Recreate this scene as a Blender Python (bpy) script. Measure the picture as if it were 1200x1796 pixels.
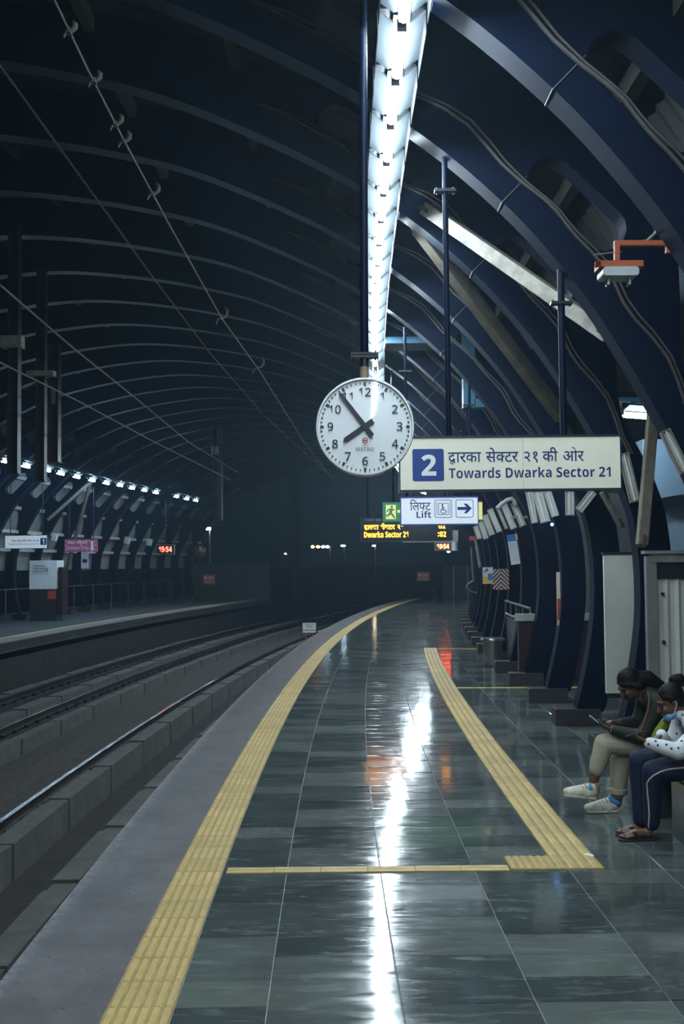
import bpy, bmesh, math, random
from mathutils import Vector, Matrix
random.seed(11)
sc = bpy.context.scene
COL = sc.collection
for o in list(bpy.data.objects): bpy.data.objects.remove(o)

# ------------------------------------------------------------------ camera
F_PX, HC, PITCH, ROLL = 1900.0, 1.95, math.radians(2.78), math.radians(0.5)
fwd = Vector((0, math.cos(PITCH), math.sin(PITCH)))
r0 = Vector((1, 0, 0)); u0 = r0.cross(fwd)
rgt = r0*math.cos(ROLL) - u0*math.sin(ROLL)
upv = r0*math.sin(ROLL) + u0*math.cos(ROLL)
cam = bpy.data.cameras.new('camera'); cam.sensor_fit = 'HORIZONTAL'; cam.sensor_width = 24
cam.lens = 24*F_PX/1200; cam.clip_end = 600
camo = bpy.data.objects.new('camera', cam); COL.objects.link(camo)
mw = Matrix((rgt, upv, -fwd)).transposed().to_4x4(); mw.translation = Vector((0, 0, HC))
camo.matrix_world = mw
sc.camera = camo

# ------------------------------------------------------------------ world, exposure
W = bpy.data.worlds.new('night'); sc.world = W; W.use_nodes = True
bg = W.node_tree.nodes['Background']; bg.inputs[0].default_value = (0.22, 0.5, 0.75, 1); bg.inputs[1].default_value = 0.004
sc.view_settings.view_transform = 'Standard'; sc.view_settings.look = 'None'
sc.view_settings.gamma = 1; sc.view_settings.use_curve_mapping = False
sc.view_settings.exposure = 0.38
LAMP = 180.0           # emission of the platform tubes
HAZE = 0.0012         # density of the night mist
sc.cycles.max_bounces = 3; sc.cycles.volume_bounces = 0
sc.cycles.diffuse_bounces = 2; sc.cycles.glossy_bounces = 2; sc.cycles.transmission_bounces = 1
sc.cycles.caustics_reflective = False; sc.cycles.caustics_refractive = False
sc.cycles.use_denoising = True
sc.cycles.use_adaptive_sampling = True; sc.cycles.adaptive_threshold = 0.1; sc.cycles.light_sampling_threshold = 0.03
sc.cycles.sample_clamp_indirect = 4.0

# ------------------------------------------------------------------ platform geometry: everything runs along one arc
XC, S0 = 270.0, 8.6
UC = -5.52                      # centre line of the hall
def P(u, s, z=0.0):
    th = (s-S0)/XC
    return Vector((XC-(XC-u)*math.cos(th), S0+(XC-u)*math.sin(th), z))
def TH(s): return -(s-S0)/XC     # rotation about z of the local frame
def at(x, y, Y):
    d = fwd + rgt*((x-600)/F_PX) - upv*((y-898)/F_PX)
    return Vector((0, 0, HC)) + d*(Y/d.y)
def us(p):
    dx, dy = XC-p.x, p.y-S0
    return XC-math.hypot(dx, dy), S0+XC*math.atan2(dy, dx)
def atz(x, y, z):
    d = fwd + rgt*((x-600)/F_PX) - upv*((y-898)/F_PX)
    return Vector((0, 0, HC)) + d*((z-HC)/d.z)

# ------------------------------------------------------------------ materials
MATS = {}
def M(name, col, rough=.5, metal=0, var=.12, scale=6, bump=0, bscale=40, emit=0, coat=0, spec=.5, ecol=None, sheen=0):
    m = bpy.data.materials.new(name); m.use_nodes = True; MATS[name] = m
    nt = m.node_tree; b = nt.nodes['Principled BSDF']
    b.inputs['Roughness'].default_value = rough; b.inputs['Metallic'].default_value = metal
    b.inputs['Specular IOR Level'].default_value = spec
    b.inputs['Coat Weight'].default_value = coat; b.inputs['Coat Roughness'].default_value = .04
    c = Vector(col[:3])
    if var > 0:
        tc = nt.nodes.new('ShaderNodeTexCoord'); no = nt.nodes.new('ShaderNodeTexNoise'); cr = nt.nodes.new('ShaderNodeValToRGB')
        no.inputs['Scale'].default_value = scale; no.inputs['Detail'].default_value = 5; no.inputs['Roughness'].default_value = .65
        nt.links.new(tc.outputs['Object'], no.inputs['Vector']); nt.links.new(no.outputs['Fac'], cr.inputs['Fac'])
        cr.color_ramp.elements[0].position = .3; cr.color_ramp.elements[1].position = .72
        cr.color_ramp.elements[0].color = (*(c*(1-var)), 1); cr.color_ramp.elements[1].color = (*[min(1, x*(1+var)) for x in c], 1)
        nt.links.new(cr.outputs['Color'], b.inputs['Base Color'])
    else:
        b.inputs['Base Color'].default_value = (*c, 1)
    if bump:
        tc = nt.nodes.new('ShaderNodeTexCoord'); no = nt.nodes.new('ShaderNodeTexNoise'); bp = nt.nodes.new('ShaderNodeBump')
        no.inputs['Scale'].default_value = bscale; no.inputs['Detail'].default_value = 3
        bp.inputs['Strength'].default_value = bump; bp.inputs['Distance'].default_value = .01
        nt.links.new(tc.outputs['Object'], no.inputs['Vector']); nt.links.new(no.outputs['Fac'], bp.inputs['Height'])
        nt.links.new(bp.outputs['Normal'], b.inputs['Normal'])
    if emit:
        b.inputs['Emission Color'].default_value = (*(ecol or col)[:3], 1); b.inputs['Emission Strength'].default_value = emit
    return m

def tile_material():
    m = M('kota_stone', (.06, .07, .066), .16, var=0)
    nt = m.node_tree; b = nt.nodes['Principled BSDF']; N = nt.nodes.new; L = nt.links.new
    geo = N('ShaderNodeNewGeometry'); oi = N('ShaderNodeObjectInfo')
    add = N('ShaderNodeMath'); add.operation = 'ADD'; L(geo.outputs['Random Per Island'], add.inputs[0]); L(oi.outputs['Random'], add.inputs[1])
    fr = N('ShaderNodeMath'); fr.operation = 'FRACT'; L(add.outputs[0], fr.inputs[0])
    base = N('ShaderNodeValToRGB'); L(fr.outputs[0], base.inputs['Fac'])
    e = base.color_ramp.elements; e[0].color = (.040, .052, .050, 1); e[1].color = (.088, .098, .089, 1)
    k = base.color_ramp.elements.new(.5); k.color = (.060, .073, .069, 1)
    k = base.color_ramp.elements.new(.93); k.color = (.12, .135, .122, 1)
    # cloudy tone
    n1 = N('ShaderNodeTexNoise'); n1.inputs['Scale'].default_value = 2.2; n1.inputs['Detail'].default_value = 6
    L(geo.outputs['Position'], n1.inputs['Vector'])
    mx = N('ShaderNodeMix'); mx.data_type = 'RGBA'; mx.blend_type = 'OVERLAY'; mx.inputs[0].default_value = .55
    L(base.outputs['Color'], mx.inputs[6]); L(n1.outputs['Fac'], mx.inputs[7])
    # pale mopping scuffs, stretched across the platform
    mp = N('ShaderNodeMapping'); mp.inputs['Scale'].default_value = (2.0, 9.0, 1); L(geo.outputs['Position'], mp.inputs['Vector'])
    n2 = N('ShaderNodeTexNoise'); n2.inputs['Scale'].default_value = 1.6; n2.inputs['Detail'].default_value = 8; n2.inputs['Roughness'].default_value = .7
    n2.inputs['Distortion'].default_value = .8
    L(mp.outputs[0], n2.inputs['Vector'])
    r2 = N('ShaderNodeValToRGB'); r2.color_ramp.elements[0].position = .51; r2.color_ramp.elements[1].position = .76
    r2.color_ramp.elements[0].color = (0, 0, 0, 1); r2.color_ramp.elements[1].color = (.55, .55, .55, 1)
    L(n2.outputs['Fac'], r2.inputs['Fac'])
    mx2 = N('ShaderNodeMix'); mx2.data_type = 'RGBA'; mx2.inputs[7].default_value = (.22, .245, .235, 1)
    L(r2.outputs['Color'], mx2.inputs[0]); L(mx.outputs[2], mx2.inputs[6])
    n4 = N('ShaderNodeTexNoise'); n4.inputs['Scale'].default_value = 24; n4.inputs['Detail'].default_value = 1; L(geo.outputs['Position'], n4.inputs['Vector'])
    r4 = N('ShaderNodeValToRGB'); r4.color_ramp.elements[0].position = .78; r4.color_ramp.elements[1].position = .80; L(n4.outputs['Fac'], r4.inputs['Fac'])
    mx4 = N('ShaderNodeMix'); mx4.data_type = 'RGBA'; mx4.inputs[7].default_value = (.012, .012, .012, 1); L(r4.outputs['Color'], mx4.inputs[0]); L(mx2.outputs[2], mx4.inputs[6])
    L(mx4.outputs[2], b.inputs['Base Color'])
    rr = N('ShaderNodeMapRange'); rr.inputs['From Min'].default_value = .3; rr.inputs['From Max'].default_value = .75
    rr.inputs['To Min'].default_value = .05; rr.inputs['To Max'].default_value = .18
    L(n2.outputs['Fac'], rr.inputs['Value']); L(rr.outputs[0], b.inputs['Roughness'])
    n3 = N('ShaderNodeTexNoise'); n3.inputs['Scale'].default_value = 3.0; n3.inputs['Detail'].default_value = 2; L(geo.outputs['Position'], n3.inputs['Vector'])
    bp = N('ShaderNodeBump'); bp.inputs['Strength'].default_value = .3; bp.inputs['Distance'].default_value = .003
    L(n3.outputs['Fac'], bp.inputs['Height']); L(bp.outputs['Normal'], b.inputs['Normal'])
    return m
tile_material()
M('grout', (.24, .25, .245), .7, var=.3)
def coping_material():
    m = M('edge_granite', (.13, .115, .125), .42, var=0)
    nt = m.node_tree; b = nt.nodes['Principled BSDF']; N = nt.nodes.new; L = nt.links.new
    geo = N('ShaderNodeNewGeometry')
    n1 = N('ShaderNodeTexNoise'); n1.inputs['Scale'].default_value = 2.5; n1.inputs['Detail'].default_value = 8; n1.inputs['Roughness'].default_value = .7
    L(geo.outputs['Position'], n1.inputs['Vector'])
    r1 = N('ShaderNodeValToRGB'); r1.color_ramp.elements[0].position = .3; r1.color_ramp.elements[1].position = .75
    r1.color_ramp.elements[0].color = (.072, .065, .066, 1); r1.color_ramp.elements[1].color = (.165, .152, .155, 1)
    L(n1.outputs['Fac'], r1.inputs['Fac'])
    n2 = N('ShaderNodeTexNoise'); n2.inputs['Scale'].default_value = 220; n2.inputs['Detail'].default_value = 2; L(geo.outputs['Position'], n2.inputs['Vector'])
    mx = N('ShaderNodeMix'); mx.data_type = 'RGBA'; mx.blend_type = 'OVERLAY'; mx.inputs[0].default_value = .5
    L(r1.outputs['Color'], mx.inputs[6]); L(n2.outputs['Fac'], mx.inputs[7]); # worn pale rim along the outer edge of the slab
    sb = N('ShaderNodeVectorMath'); sb.operation = 'SUBTRACT'; sb.inputs[1].default_value = (XC, S0, 0); L(geo.outputs['Position'], sb.inputs[0])
    ml = N('ShaderNodeVectorMath'); ml.operation = 'MULTIPLY'; ml.inputs[1].default_value = (1, 1, 0); L(sb.outputs[0], ml.inputs[0])
    ln = N('ShaderNodeVectorMath'); ln.operation = 'LENGTH'; L(ml.outputs[0], ln.inputs[0])
    mr = N('ShaderNodeMapRange'); mr.inputs['From Min'].default_value = XC+1.57; mr.inputs['From Max'].default_value = XC+1.655; L(ln.outputs['Value'], mr.inputs['Value'])
    n3 = N('ShaderNodeTexNoise'); n3.inputs['Scale'].default_value = 14; n3.inputs['Detail'].default_value = 6; n3.inputs['Roughness'].default_value = .75; L(geo.outputs['Position'], n3.inputs['Vector'])
    r3 = N('ShaderNodeValToRGB'); r3.color_ramp.elements[0].position = .42; r3.color_ramp.elements[1].position = .62; L(n3.outputs['Fac'], r3.inputs['Fac'])
    mm = N('ShaderNodeMath'); mm.operation = 'MULTIPLY'; L(mr.outputs[0], mm.inputs[0]); L(r3.outputs['Color'], mm.inputs[1])
    m3 = N('ShaderNodeMix'); m3.data_type = 'RGBA'; m3.inputs[7].default_value = (.30, .29, .31, 1); L(mm.outputs[0], m3.inputs[0]); L(mx.outputs[2], m3.inputs[6])
    # grit
    n4 = N('ShaderNodeTexNoise'); n4.inputs['Scale'].default_value = 30; n4.inputs['Detail'].default_value = 0; L(geo.outputs['Position'], n4.inputs['Vector'])
    r4 = N('ShaderNodeValToRGB'); r4.color_ramp.elements[0].position = .79; r4.color_ramp.elements[1].position = .81; L(n4.outputs['Fac'], r4.inputs['Fac'])
    m4 = N('ShaderNodeMix'); m4.data_type = 'RGBA'; m4.inputs[7].default_value = (.02, .02, .02, 1); L(r4.outputs['Color'], m4.inputs[0]); L(m3.outputs[2], m4.inputs[6])
    L(m4.outputs[2], b.inputs['Base Color'])
    return m
coping_material()
def tactile_material():
    m = M('tactile_yellow', (.55, .39, .13), .55, var=0)
    nt = m.node_tree; b = nt.nodes['Principled BSDF']; N = nt.nodes.new; L = nt.links.new
    geo = N('ShaderNodeNewGeometry'); oi = N('ShaderNodeObjectInfo')
    n1 = N('ShaderNodeTexNoise'); n1.inputs['Scale'].default_value = 5; n1.inputs['Detail'].default_value = 8; n1.inputs['Roughness'].default_value = .75
    L(geo.outputs['Position'], n1.inputs['Vector'])
    r1 = N('ShaderNodeValToRGB'); r1.color_ramp.elements[0].position = .25; r1.color_ramp.elements[1].position = .8
    r1.color_ramp.elements[0].color = (.36, .24, .07, 1); r1.color_ramp.elements[1].color = (.60, .44, .17, 1)
    L(n1.outputs['Fac'], r1.inputs['Fac'])
    hs = N('ShaderNodeHueSaturation'); L(r1.outputs['Color'], hs.inputs['Color'])
    mr = N('ShaderNodeMapRange'); mr.inputs['To Min'].default_value = .86; mr.inputs['To Max'].default_value = 1.1; L(oi.outputs['Random'], mr.inputs['Value']); L(mr.outputs[0], hs.inputs['Value'])
    n2 = N('ShaderNodeTexNoise'); n2.inputs['Scale'].default_value = 45; n2.inputs['Detail'].default_value = 3; L(geo.outputs['Position'], n2.inputs['Vector'])
    r2 = N('ShaderNodeValToRGB'); r2.color_ramp.elements[0].position = .70; r2.color_ramp.elements[1].position = .76
    L(n2.outputs['Fac'], r2.inputs['Fac'])
    mx = N('ShaderNodeMix'); mx.data_type = 'RGBA'; mx.inputs[7].default_value = (.12, .085, .04, 1); L(r2.outputs['Color'], mx.inputs[0]); L(hs.outputs['Color'], mx.inputs[6])
    L(mx.outputs[2], b.inputs['Base Color'])
tactile_material()
M('tactile_groove', (.34, .235, .075), .75, var=.35, scale=9)
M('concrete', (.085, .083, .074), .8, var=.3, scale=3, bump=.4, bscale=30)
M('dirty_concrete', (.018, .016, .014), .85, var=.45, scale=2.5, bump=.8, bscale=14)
M('ballast_dirt', (.048, .041, .033), .95, var=.55, scale=9, bump=1, bscale=25)
M('rail_steel', (.10, .09, .085), .45, 1, var=.3, scale=4)
M('rail_head', (.55, .56, .58), .18, 1, var=.1)
M('rib_blue', (.0009, .0042, .016), .5, var=.18, scale=3, spec=.11)
M('plinth_dark', (.028, .025, .028), .45, var=.3)
M('roof_sheet', (.020, .0195, .019), .6, var=.2, scale=2)  # same sheet as the cladding, colour darkened for the unlit upper roof
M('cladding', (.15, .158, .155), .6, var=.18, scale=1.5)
M('purlin_grey', (.045, .040, .034), .65, var=.35, scale=5)
M('brace_cream', (.21, .195, .16), .7, var=.4, scale=7, bump=.3)
M('brace_brown', (.12, .104, .08), .75, var=.4, scale=6)
M('cable_grey', (.028, .025, .023), .6, var=.3, scale=10)
M('wire_dark', (.055, .048, .040), .6, var=.2)
M('conduit_grey', (.11, .11, .105), .45, var=.2)
M('white_enamel', (.78, .82, .84), .4, var=.05)
M('reflector_white', (.085, .105, .118), .5, var=.03)
M('box_white', (.55, .56, .52), .5, var=.16, scale=5)
M('box_grey', (.30, .31, .29), .55, var=.2, scale=5)
M('tube_lit', (1, 1, 1), .4, var=0, emit=LAMP, ecol=(.74, .90, 1.0))
M('tube_lit_blue', (1, 1, 1), .4, var=0, emit=LAMP*.8, ecol=(.50, .78, 1.0))
M('tube_off', (.6, .65, .68), .3, var=.03)
M('dark_metal', (.014, .017, .023), .45, .3, var=.2)
M('black', (.008, .008, .009), .45, var=.05)
M('rust_tan', (.23, .165, .10), .75, var=.45, scale=14)
M('clock_face', (.87, .90, .92), .28, var=.02, coat=1)
M('clock_rim', (.62, .63, .62), .35, .5, var=.08)
M('clock_ink', (.010, .012, .016), .4, var=0)
M('clock_ink_grey', (.10, .11, .12), .4, var=0)
M('logo_red', (.45, .06, .06), .5, var=0)
M('logo_grey', (.30, .31, .32), .5, var=0)
M('sign_cream', (.92, .88, .71), .42, var=.06, scale=3)
M('sign_navy', (.010, .028, .15), .4, var=0)
M('sign_blue', (.012, .045, .24), .38, var=.05)
M('sign_frame', (.012, .016, .03), .4, var=.1)
M('sign_white', (.74, .78, .84), .35, var=.03, emit=.22)
M('sign_white_text', (.85, .86, .86), .4, var=0)
M('exit_green', (.04, .26, .11), .45, var=.06, emit=.10)
M('exit_yellow', (.78, .70, .26), .45, var=.05, emit=.35)
M('led_black', (.006, .010, .022), .25, var=.1)
M('led_orange', (1, .42, .03), .5, var=0, emit=4.5, ecol=(1, .34, .02))
M('led_red', (1, .06, .03), .5, var=0, emit=14, ecol=(1, .035, .02))
M('led_redyel', (1, .3, .03), .5, var=0, emit=16, ecol=(1, .12, .03))
M('pale_blue', (.04, .12, .19), .5, var=.1)
M('shaft_white', (.26, .32, .38), .45, var=.06)
M('panel_white', (.50, .50, .46), .5, var=.10, scale=2)
M('frame_steel', (.22, .22, .20), .5, .3, var=.2)
M('steel', (.42, .44, .45), .28, .95, var=.12, scale=5)
M('steel_dark', (.20, .21, .22), .35, .9, var=.15)
M('maroon', (.030, .014, .017), .35, var=.2)
M('bracket_orange', (.27, .055, .016), .55, var=.2)
M('device_white', (.32, .35, .35), .45, var=.06)
M('board_red', (.42, .06, .05), .5, var=.15)
M('board_pink', (.48, .09, .22), .5, var=.15)
M('poster_white', (.62, .66, .72), .5, var=.08)
M('poster_blue', (.04, .20, .50), .5, var=.1)
M('poster_yellow', (.72, .50, .14), .5, var=.1)
M('chevron_dark', (.085, .03, .03), .5, var=.1)
M('chevron_pale', (.60, .48, .42), .5, var=.1)
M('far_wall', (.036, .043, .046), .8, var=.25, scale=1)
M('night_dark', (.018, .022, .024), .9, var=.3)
M('lamp_white', (1, 1, 1), .5, var=0, emit=60, ecol=(.55, .80, 1))
M('lamp_orange', (1, .6, .2), .5, var=0, emit=50, ecol=(1, .42, .05))
M('lamp_warm', (1, .9, .7), .5, var=0, emit=25, ecol=(1, .85, .6))
M('lamp_blue', (.3, .5, 1), .5, var=0, emit=25, ecol=(.2, .45, 1))
M('mirror_brown', (.10, .06, .05), .2, .4, var=.2)
M('skin', (.12, .055, .030), .5, var=.08, scale=12)
M('hair', (.003, .0026, .003), .62, spec=.2, var=.2, scale=30)
M('jacket_green', (.004, .0065, .0035), .75, var=.2, scale=18, bump=.3)
M('piping_orange', (.17, .055, .02), .6, var=.1)
M('trousers_beige', (.37, .325, .245), .8, var=.08, scale=10, bump=.3, bscale=30)
M('navy_cloth', (.0015, .0085, .036), .75, var=.15, scale=12, bump=.25, bscale=30)
M('stripe_pink', (.50, .38, .36), .7, var=.05)
M('white_knit', (.66, .68, .70), .8, var=.06, scale=14, bump=.3, bscale=50)
M('star_black', (.012, .012, .018), .7, var=0)
M('shoe_white', (.58, .54, .44), .6, var=.10, scale=16)
M('shoe_tan', (.28, .20, .10), .6, var=.1)
M('sock_blue', (.05, .22, .42), .8, var=.1)
M('rubber_dark', (.018, .014, .014), .6, var=.1)
M('mask_blue', (.16, .36, .58), .7, var=.06)
M('mask_black', (.008, .008, .009), .7, var=.05)
M('screen_cyan', (.05, .25, .35), .3, var=0, emit=.15, ecol=(.12, .55, .75))
M('wrapper_green', (.16, .18, .012), .4, var=.25, scale=25)
M('wrapper_purple', (.20, .13, .26), .4, var=.2, scale=25)
M('watch_gold', (.80, .62, .42), .3, .3, var=.05)

# ------------------------------------------------------------------ helpers
class MB:
    def __init__(s): s.v = []; s.f = []
    def add(s, vs, fs):
        n = len(s.v); s.v += [tuple(x) for x in vs]; s.f += [tuple(i+n for i in f) for f in fs]; return s
    def box(s, c, d, R=None):
        x, y, z = d[0]/2, d[1]/2, d[2]/2
        vs = [Vector(p) for p in ((-x,-y,-z),(x,-y,-z),(x,y,-z),(-x,y,-z),(-x,-y,z),(x,-y,z),(x,y,z),(-x,y,z))]
        if R is not None: vs = [R @ v for v in vs]
        c = Vector(c)
        return s.add([v+c for v in vs], [(0,3,2,1),(4,5,6,7),(0,1,5,4),(1,2,6,5),(2,3,7,6),(3,0,4,7)])
    def bx(s, x0, x1, y0, y1, z0, z1):
        return s.box(((x0+x1)/2, (y0+y1)/2, (z0+z1)/2), (abs(x1-x0), abs(y1-y0), abs(z1-z0)))
    def cyl(s, p0, p1, r, r2=None, n=12):
        return s.tube([p0, p1], [r, r if r2 is None else r2], n)
    def tube(s, pts, r, n=8, caps=True):
        pts = [Vector(p) for p in pts]
        if not isinstance(r, (list, tuple)): r = [r]*len(pts)
        t = (pts[1]-pts[0]).normalized()
        a = t.orthogonal().normalized()
        vs = []; fs = []
        for i, p in enumerate(pts):
            if 0 < i < len(pts)-1: t2 = (pts[i+1]-pts[i-1]).normalized()
            elif i == 0: t2 = (pts[1]-pts[0]).normalized()
            else: t2 = (pts[-1]-pts[-2]).normalized()
            a = (a - t2*a.dot(t2)).normalized(); b = t2.cross(a)
            for k in range(n):
                q = 2*math.pi*k/n
                vs.append(p + (a*math.cos(q)+b*math.sin(q))*r[i])
        for i in range(len(pts)-1):
            for k in range(n):
                k2 = (k+1) % n
                fs.append((i*n+k, i*n+k2, (i+1)*n+k2, (i+1)*n+k))
        if caps:
            fs.append(tuple(range(n-1, -1, -1))); fs.append(tuple(range((len(pts)-1)*n, len(pts)*n)))
        return s.add(vs, fs)
    def beam(s, p0, p1, w, h, up=(0, 0, 1)):
        p0, p1 = Vector(p0), Vector(p1); t = (p1-p0).normalized(); up = Vector(up)
        x = t.cross(up).normalized(); z = x.cross(t)
        vs = []
        for p in (p0, p1):
            for a, b in ((-1,-1),(1,-1),(1,1),(-1,1)): vs.append(p + x*a*w/2 + z*b*h/2)
        return s.add(vs, [(0,1,2,3),(7,6,5,4),(0,4,5,1),(1,5,6,2),(2,6,7,3),(3,7,4,0)])
    def prism(s, poly, y0, y1):
        """polygon in x,z extruded along y"""
        n = len(poly)
        vs = [(x, y0, z) for x, z in poly] + [(x, y1, z) for x, z in poly]
        fs = [tuple(range(n)), tuple(range(2*n-1, n-1, -1))] + [(i, i+n, (i+1) % n+n, (i+1) % n) for i in range(n)]
        return s.add(vs, fs)
    def lathe(s, prof, c=(0, 0, 0), n=24):
        c = Vector(c); vs = []; fs = []
        for r, z in prof:
            for k in range(n):
                q = 2*math.pi*k/n; vs.append(c+Vector((r*math.cos(q), r*math.sin(q), z)))
        for i in range(len(prof)-1):
            for k in range(n):
                k2 = (k+1) % n; fs.append((i*n+k, i*n+k2, (i+1)*n+k2, (i+1)*n+k))
        fs.append(tuple(range(n-1, -1, -1))); fs.append(tuple(range((len(prof)-1)*n, len(prof)*n)))
        return s.add(vs, fs)
    def sweep(s, prof, s0, s1, ds=1.0):
        """closed profile of (u, z) swept along the platform arc"""
        n = len(prof); k = max(1, math.ceil((s1-s0)/ds)); vs = []; fs = []
        for i in range(k+1):
            ss = s0+(s1-s0)*i/k
            vs += [P(u, ss, z) for u, z in prof]
        for i in range(k):
            for j in range(n):
                j2 = (j+1) % n; fs.append((i*n+j, (i+1)*n+j, (i+1)*n+j2, i*n+j2))
        fs.append(tuple(range(n))); fs.append(tuple(range((k+1)*n-1, k*n-1, -1)))
        return s.add(vs, fs)
    def rect(s, u0, u1, z0, z1, s0, s1, ds=1.0):
        return s.sweep([(u0, z0), (u1, z0), (u1, z1), (u0, z1)], s0, s1, ds)
    def mesh(s, name, mat=None, smooth=False, fix=True):
        me = bpy.data.meshes.new(name); me.from_pydata(s.v, [], s.f)
        if fix:
            bm = bmesh.new(); bm.from_mesh(me); bmesh.ops.recalc_face_normals(bm, faces=bm.faces); bm.to_mesh(me); bm.free()
        if mat: me.materials.append(MATS[mat])
        if smooth:
            for p in me.polygons: p.use_smooth = True
            try: me.set_sharp_from_angle(angle=math.radians(40))
            except Exception: pass
        me.update(); return me
    def build(s, name, mat, parent=None, smooth=False, bevel=0, fix=True):
        return link(name, s.mesh(name, mat, smooth, fix), parent, bevel)
def link(name, data, parent=None, bevel=0, loc=None, rotz=None):
    o = bpy.data.objects.new(name, data); COL.objects.link(o)
    if parent: o.parent = parent
    if loc is not None: o.location = loc
    if rotz is not None: o.rotation_euler = (0, 0, rotz)
    if bevel:
        md = o.modifiers.new('bevel', 'BEVEL'); md.width = bevel; md.segments = 2; md.limit_method = 'ANGLE'
    return o
def tag(o, label=None, cat=None, group=None, kind=None):
    if label: o['label'] = label
    if cat: o['category'] = cat
    if group: o['group'] = group
    if kind: o['kind'] = kind
    return o
def thing(name, label, cat, loc=(0, 0, 0), rotz=0, group=None):
    o = bpy.data.objects.new(name, None); COL.objects.link(o); o.location = loc; o.rotation_euler = (0, 0, rotz)
    o.empty_display_size = .1
    return tag(o, label, cat, group)
def struct(o, label=None, cat=None): return tag(o, label, cat, kind='structure')
def copy_tree(o, parent=None):
    c = o.copy(); COL.objects.link(c)
    if parent: c.parent = parent
    for ch in list(o.children): copy_tree(ch, c)
    return c
ORD = ['first', 'second', 'third', 'fourth', 'fifth', 'sixth', 'seventh', 'eighth', 'ninth', 'tenth', 'eleventh', 'twelfth', 'thirteenth', 'fourteenth', 'fifteenth', 'sixteenth']

# ---- lettering
def mathsans(t, bold):
    A, a, d = (0x1D5D4, 0x1D5EE, 0x1D7EC) if bold else (0x1D5A0, 0x1D5BA, 0x1D7E2)
    out = ''
    for ch in t:
        if 'A' <= ch <= 'Z': out += chr(A+ord(ch)-65)
        elif 'a' <= ch <= 'z': out += chr(a+ord(ch)-97)
        elif '0' <= ch <= '9': out += chr(d+ord(ch)-48)
        else: out += ch
    return out
def raw_text(t, off=0.0):
    c = bpy.data.curves.new('lettering', 'FONT'); c.body = t; c.size = 1; c.offset = off; c.resolution_u = 3
    o = bpy.data.objects.new('lettering', c)
    me = bpy.data.meshes.new_from_object(o)
    vs = [(v.co.x, v.co.y) for v in me.vertices]; fs = [tuple(p.vertices) for p in me.polygons]
    bpy.data.objects.remove(o); bpy.data.curves.remove(c); bpy.data.meshes.remove(me)
    return vs, fs
def cut_right(g, frac):
    vs, fs = g; xs = [v[0] for v in vs]; xm = min(xs)+(max(xs)-min(xs))*frac
    bm = bmesh.new(); bv = [bm.verts.new((x, y, 0)) for x, y in vs]
    for f in fs:
        try: bm.faces.new([bv[i] for i in f])
        except ValueError: pass
    bmesh.ops.bisect_plane(bm, geom=bm.verts[:]+bm.edges[:]+bm.faces[:], plane_co=(xm, 0, 0), plane_no=(1, 0, 0), clear_outer=True)
    bm.verts.index_update()
    r = [(v.co.x, v.co.y) for v in bm.verts], [tuple(v.index for v in f.verts) for f in bm.faces]
    bm.free(); return r
def layout(items, off=0.0):
    """items: str | ('half', ch, frac) | ('sub', ch) -> 2D glyph mesh, unit em"""
    V = []; Fc = []; x = 0; lastx = 0
    for it in items:
        if isinstance(it, tuple) and it[0] == 'sub':
            vs, fs = raw_text(it[1], off); k = .50
            x0 = lastx + it[2]
            vs = [(x0+a*k, b*k+it[3]) for a, b in vs]; adv = 0
        elif isinstance(it, tuple):
            g = raw_text(it[1], off); vs, fs = cut_right(g, it[2])
            mx = max(v[0] for v in vs); lastx = x; vs = [(a+x, b) for a, b in vs]; adv = mx
        elif it == ' ':
            x += .34; continue
        else:
            it = ''.join(sum(([it[i+1], c] if i+1 < len(it) and it[i+1] == 'ि' else [] if c == 'ि' and i else [c] for i, c in enumerate(it)), []))
            vs, fs = raw_text(it, off); lastx = x
            mx = max(v[0] for v in vs); vs = [(a+x, b) for a, b in vs]; adv = mx-.01
        n = len(V); V += vs; Fc += [tuple(i+n for i in f) for f in fs]; x += adv
    return V, Fc
def letters(name, g, box, y, mat, parent, depth=.002, fit='both'):
    """fit glyph mesh g into box (x0, x1, z0, z1) on a plane facing -y"""
    V, Fc = g; x0, x1 = min(v[0] for v in V), max(v[0] for v in V); z0, z1 = min(v[1] for v in V), max(v[1] for v in V)
    if fit == 'height':
        k = (box[3]-box[2])/(z1-z0); sx = sz = k; ox = (box[0]+box[1])/2-(x0+x1)/2*k
    else:
        sx = (box[1]-box[0])/(x1-x0); sz = (box[3]-box[2])/(z1-z0); ox = box[0]-x0*sx
    m = MB(); n = len(V)
    front = [(ox+a*sx, y-depth, box[2]+(b-z0)*sz) for a, b in V]
    m.add(front, Fc)
    o = m.build(name, mat, parent, fix=False)
    return o
def T(t, bold=True, off=0): return raw_text(mathsans(t, bold), off)
def bar(m, p, q, w, y0, y1):
    """stroke in the x,z plane"""
    p, q = Vector((p[0], 0, p[1])), Vector((q[0], 0, q[1])); t = (q-p).normalized(); n = Vector((-t.z, 0, t.x))*w/2
    m.prism([((p+n).x, (p+n).z), ((q+n).x, (q+n).z), ((q-n).x, (q-n).z), ((p-n).x, (p-n).z)], y0, y1)
def disc(m, c, r, y0, y1, n=20): m.prism([(c[0]+r*math.cos(2*math.pi*k/n), c[1]+r*math.sin(2*math.pi*k/n)) for k in range(n)], y0, y1)
def ring(m, c, r0, r1, y0, y1, n=28, a0=0, a1=2*math.pi):
    for k in range(n):
        a, b = a0+(a1-a0)*k/n, a0+(a1-a0)*(k+1)/n
        m.prism([(c[0]+r0*math.cos(a), c[1]+r0*math.sin(a)), (c[0]+r1*math.cos(a), c[1]+r1*math.sin(a)),
                 (c[0]+r1*math.cos(b), c[1]+r1*math.sin(b)), (c[0]+r0*math.cos(b), c[1]+r0*math.sin(b))], y0, y1)
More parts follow.
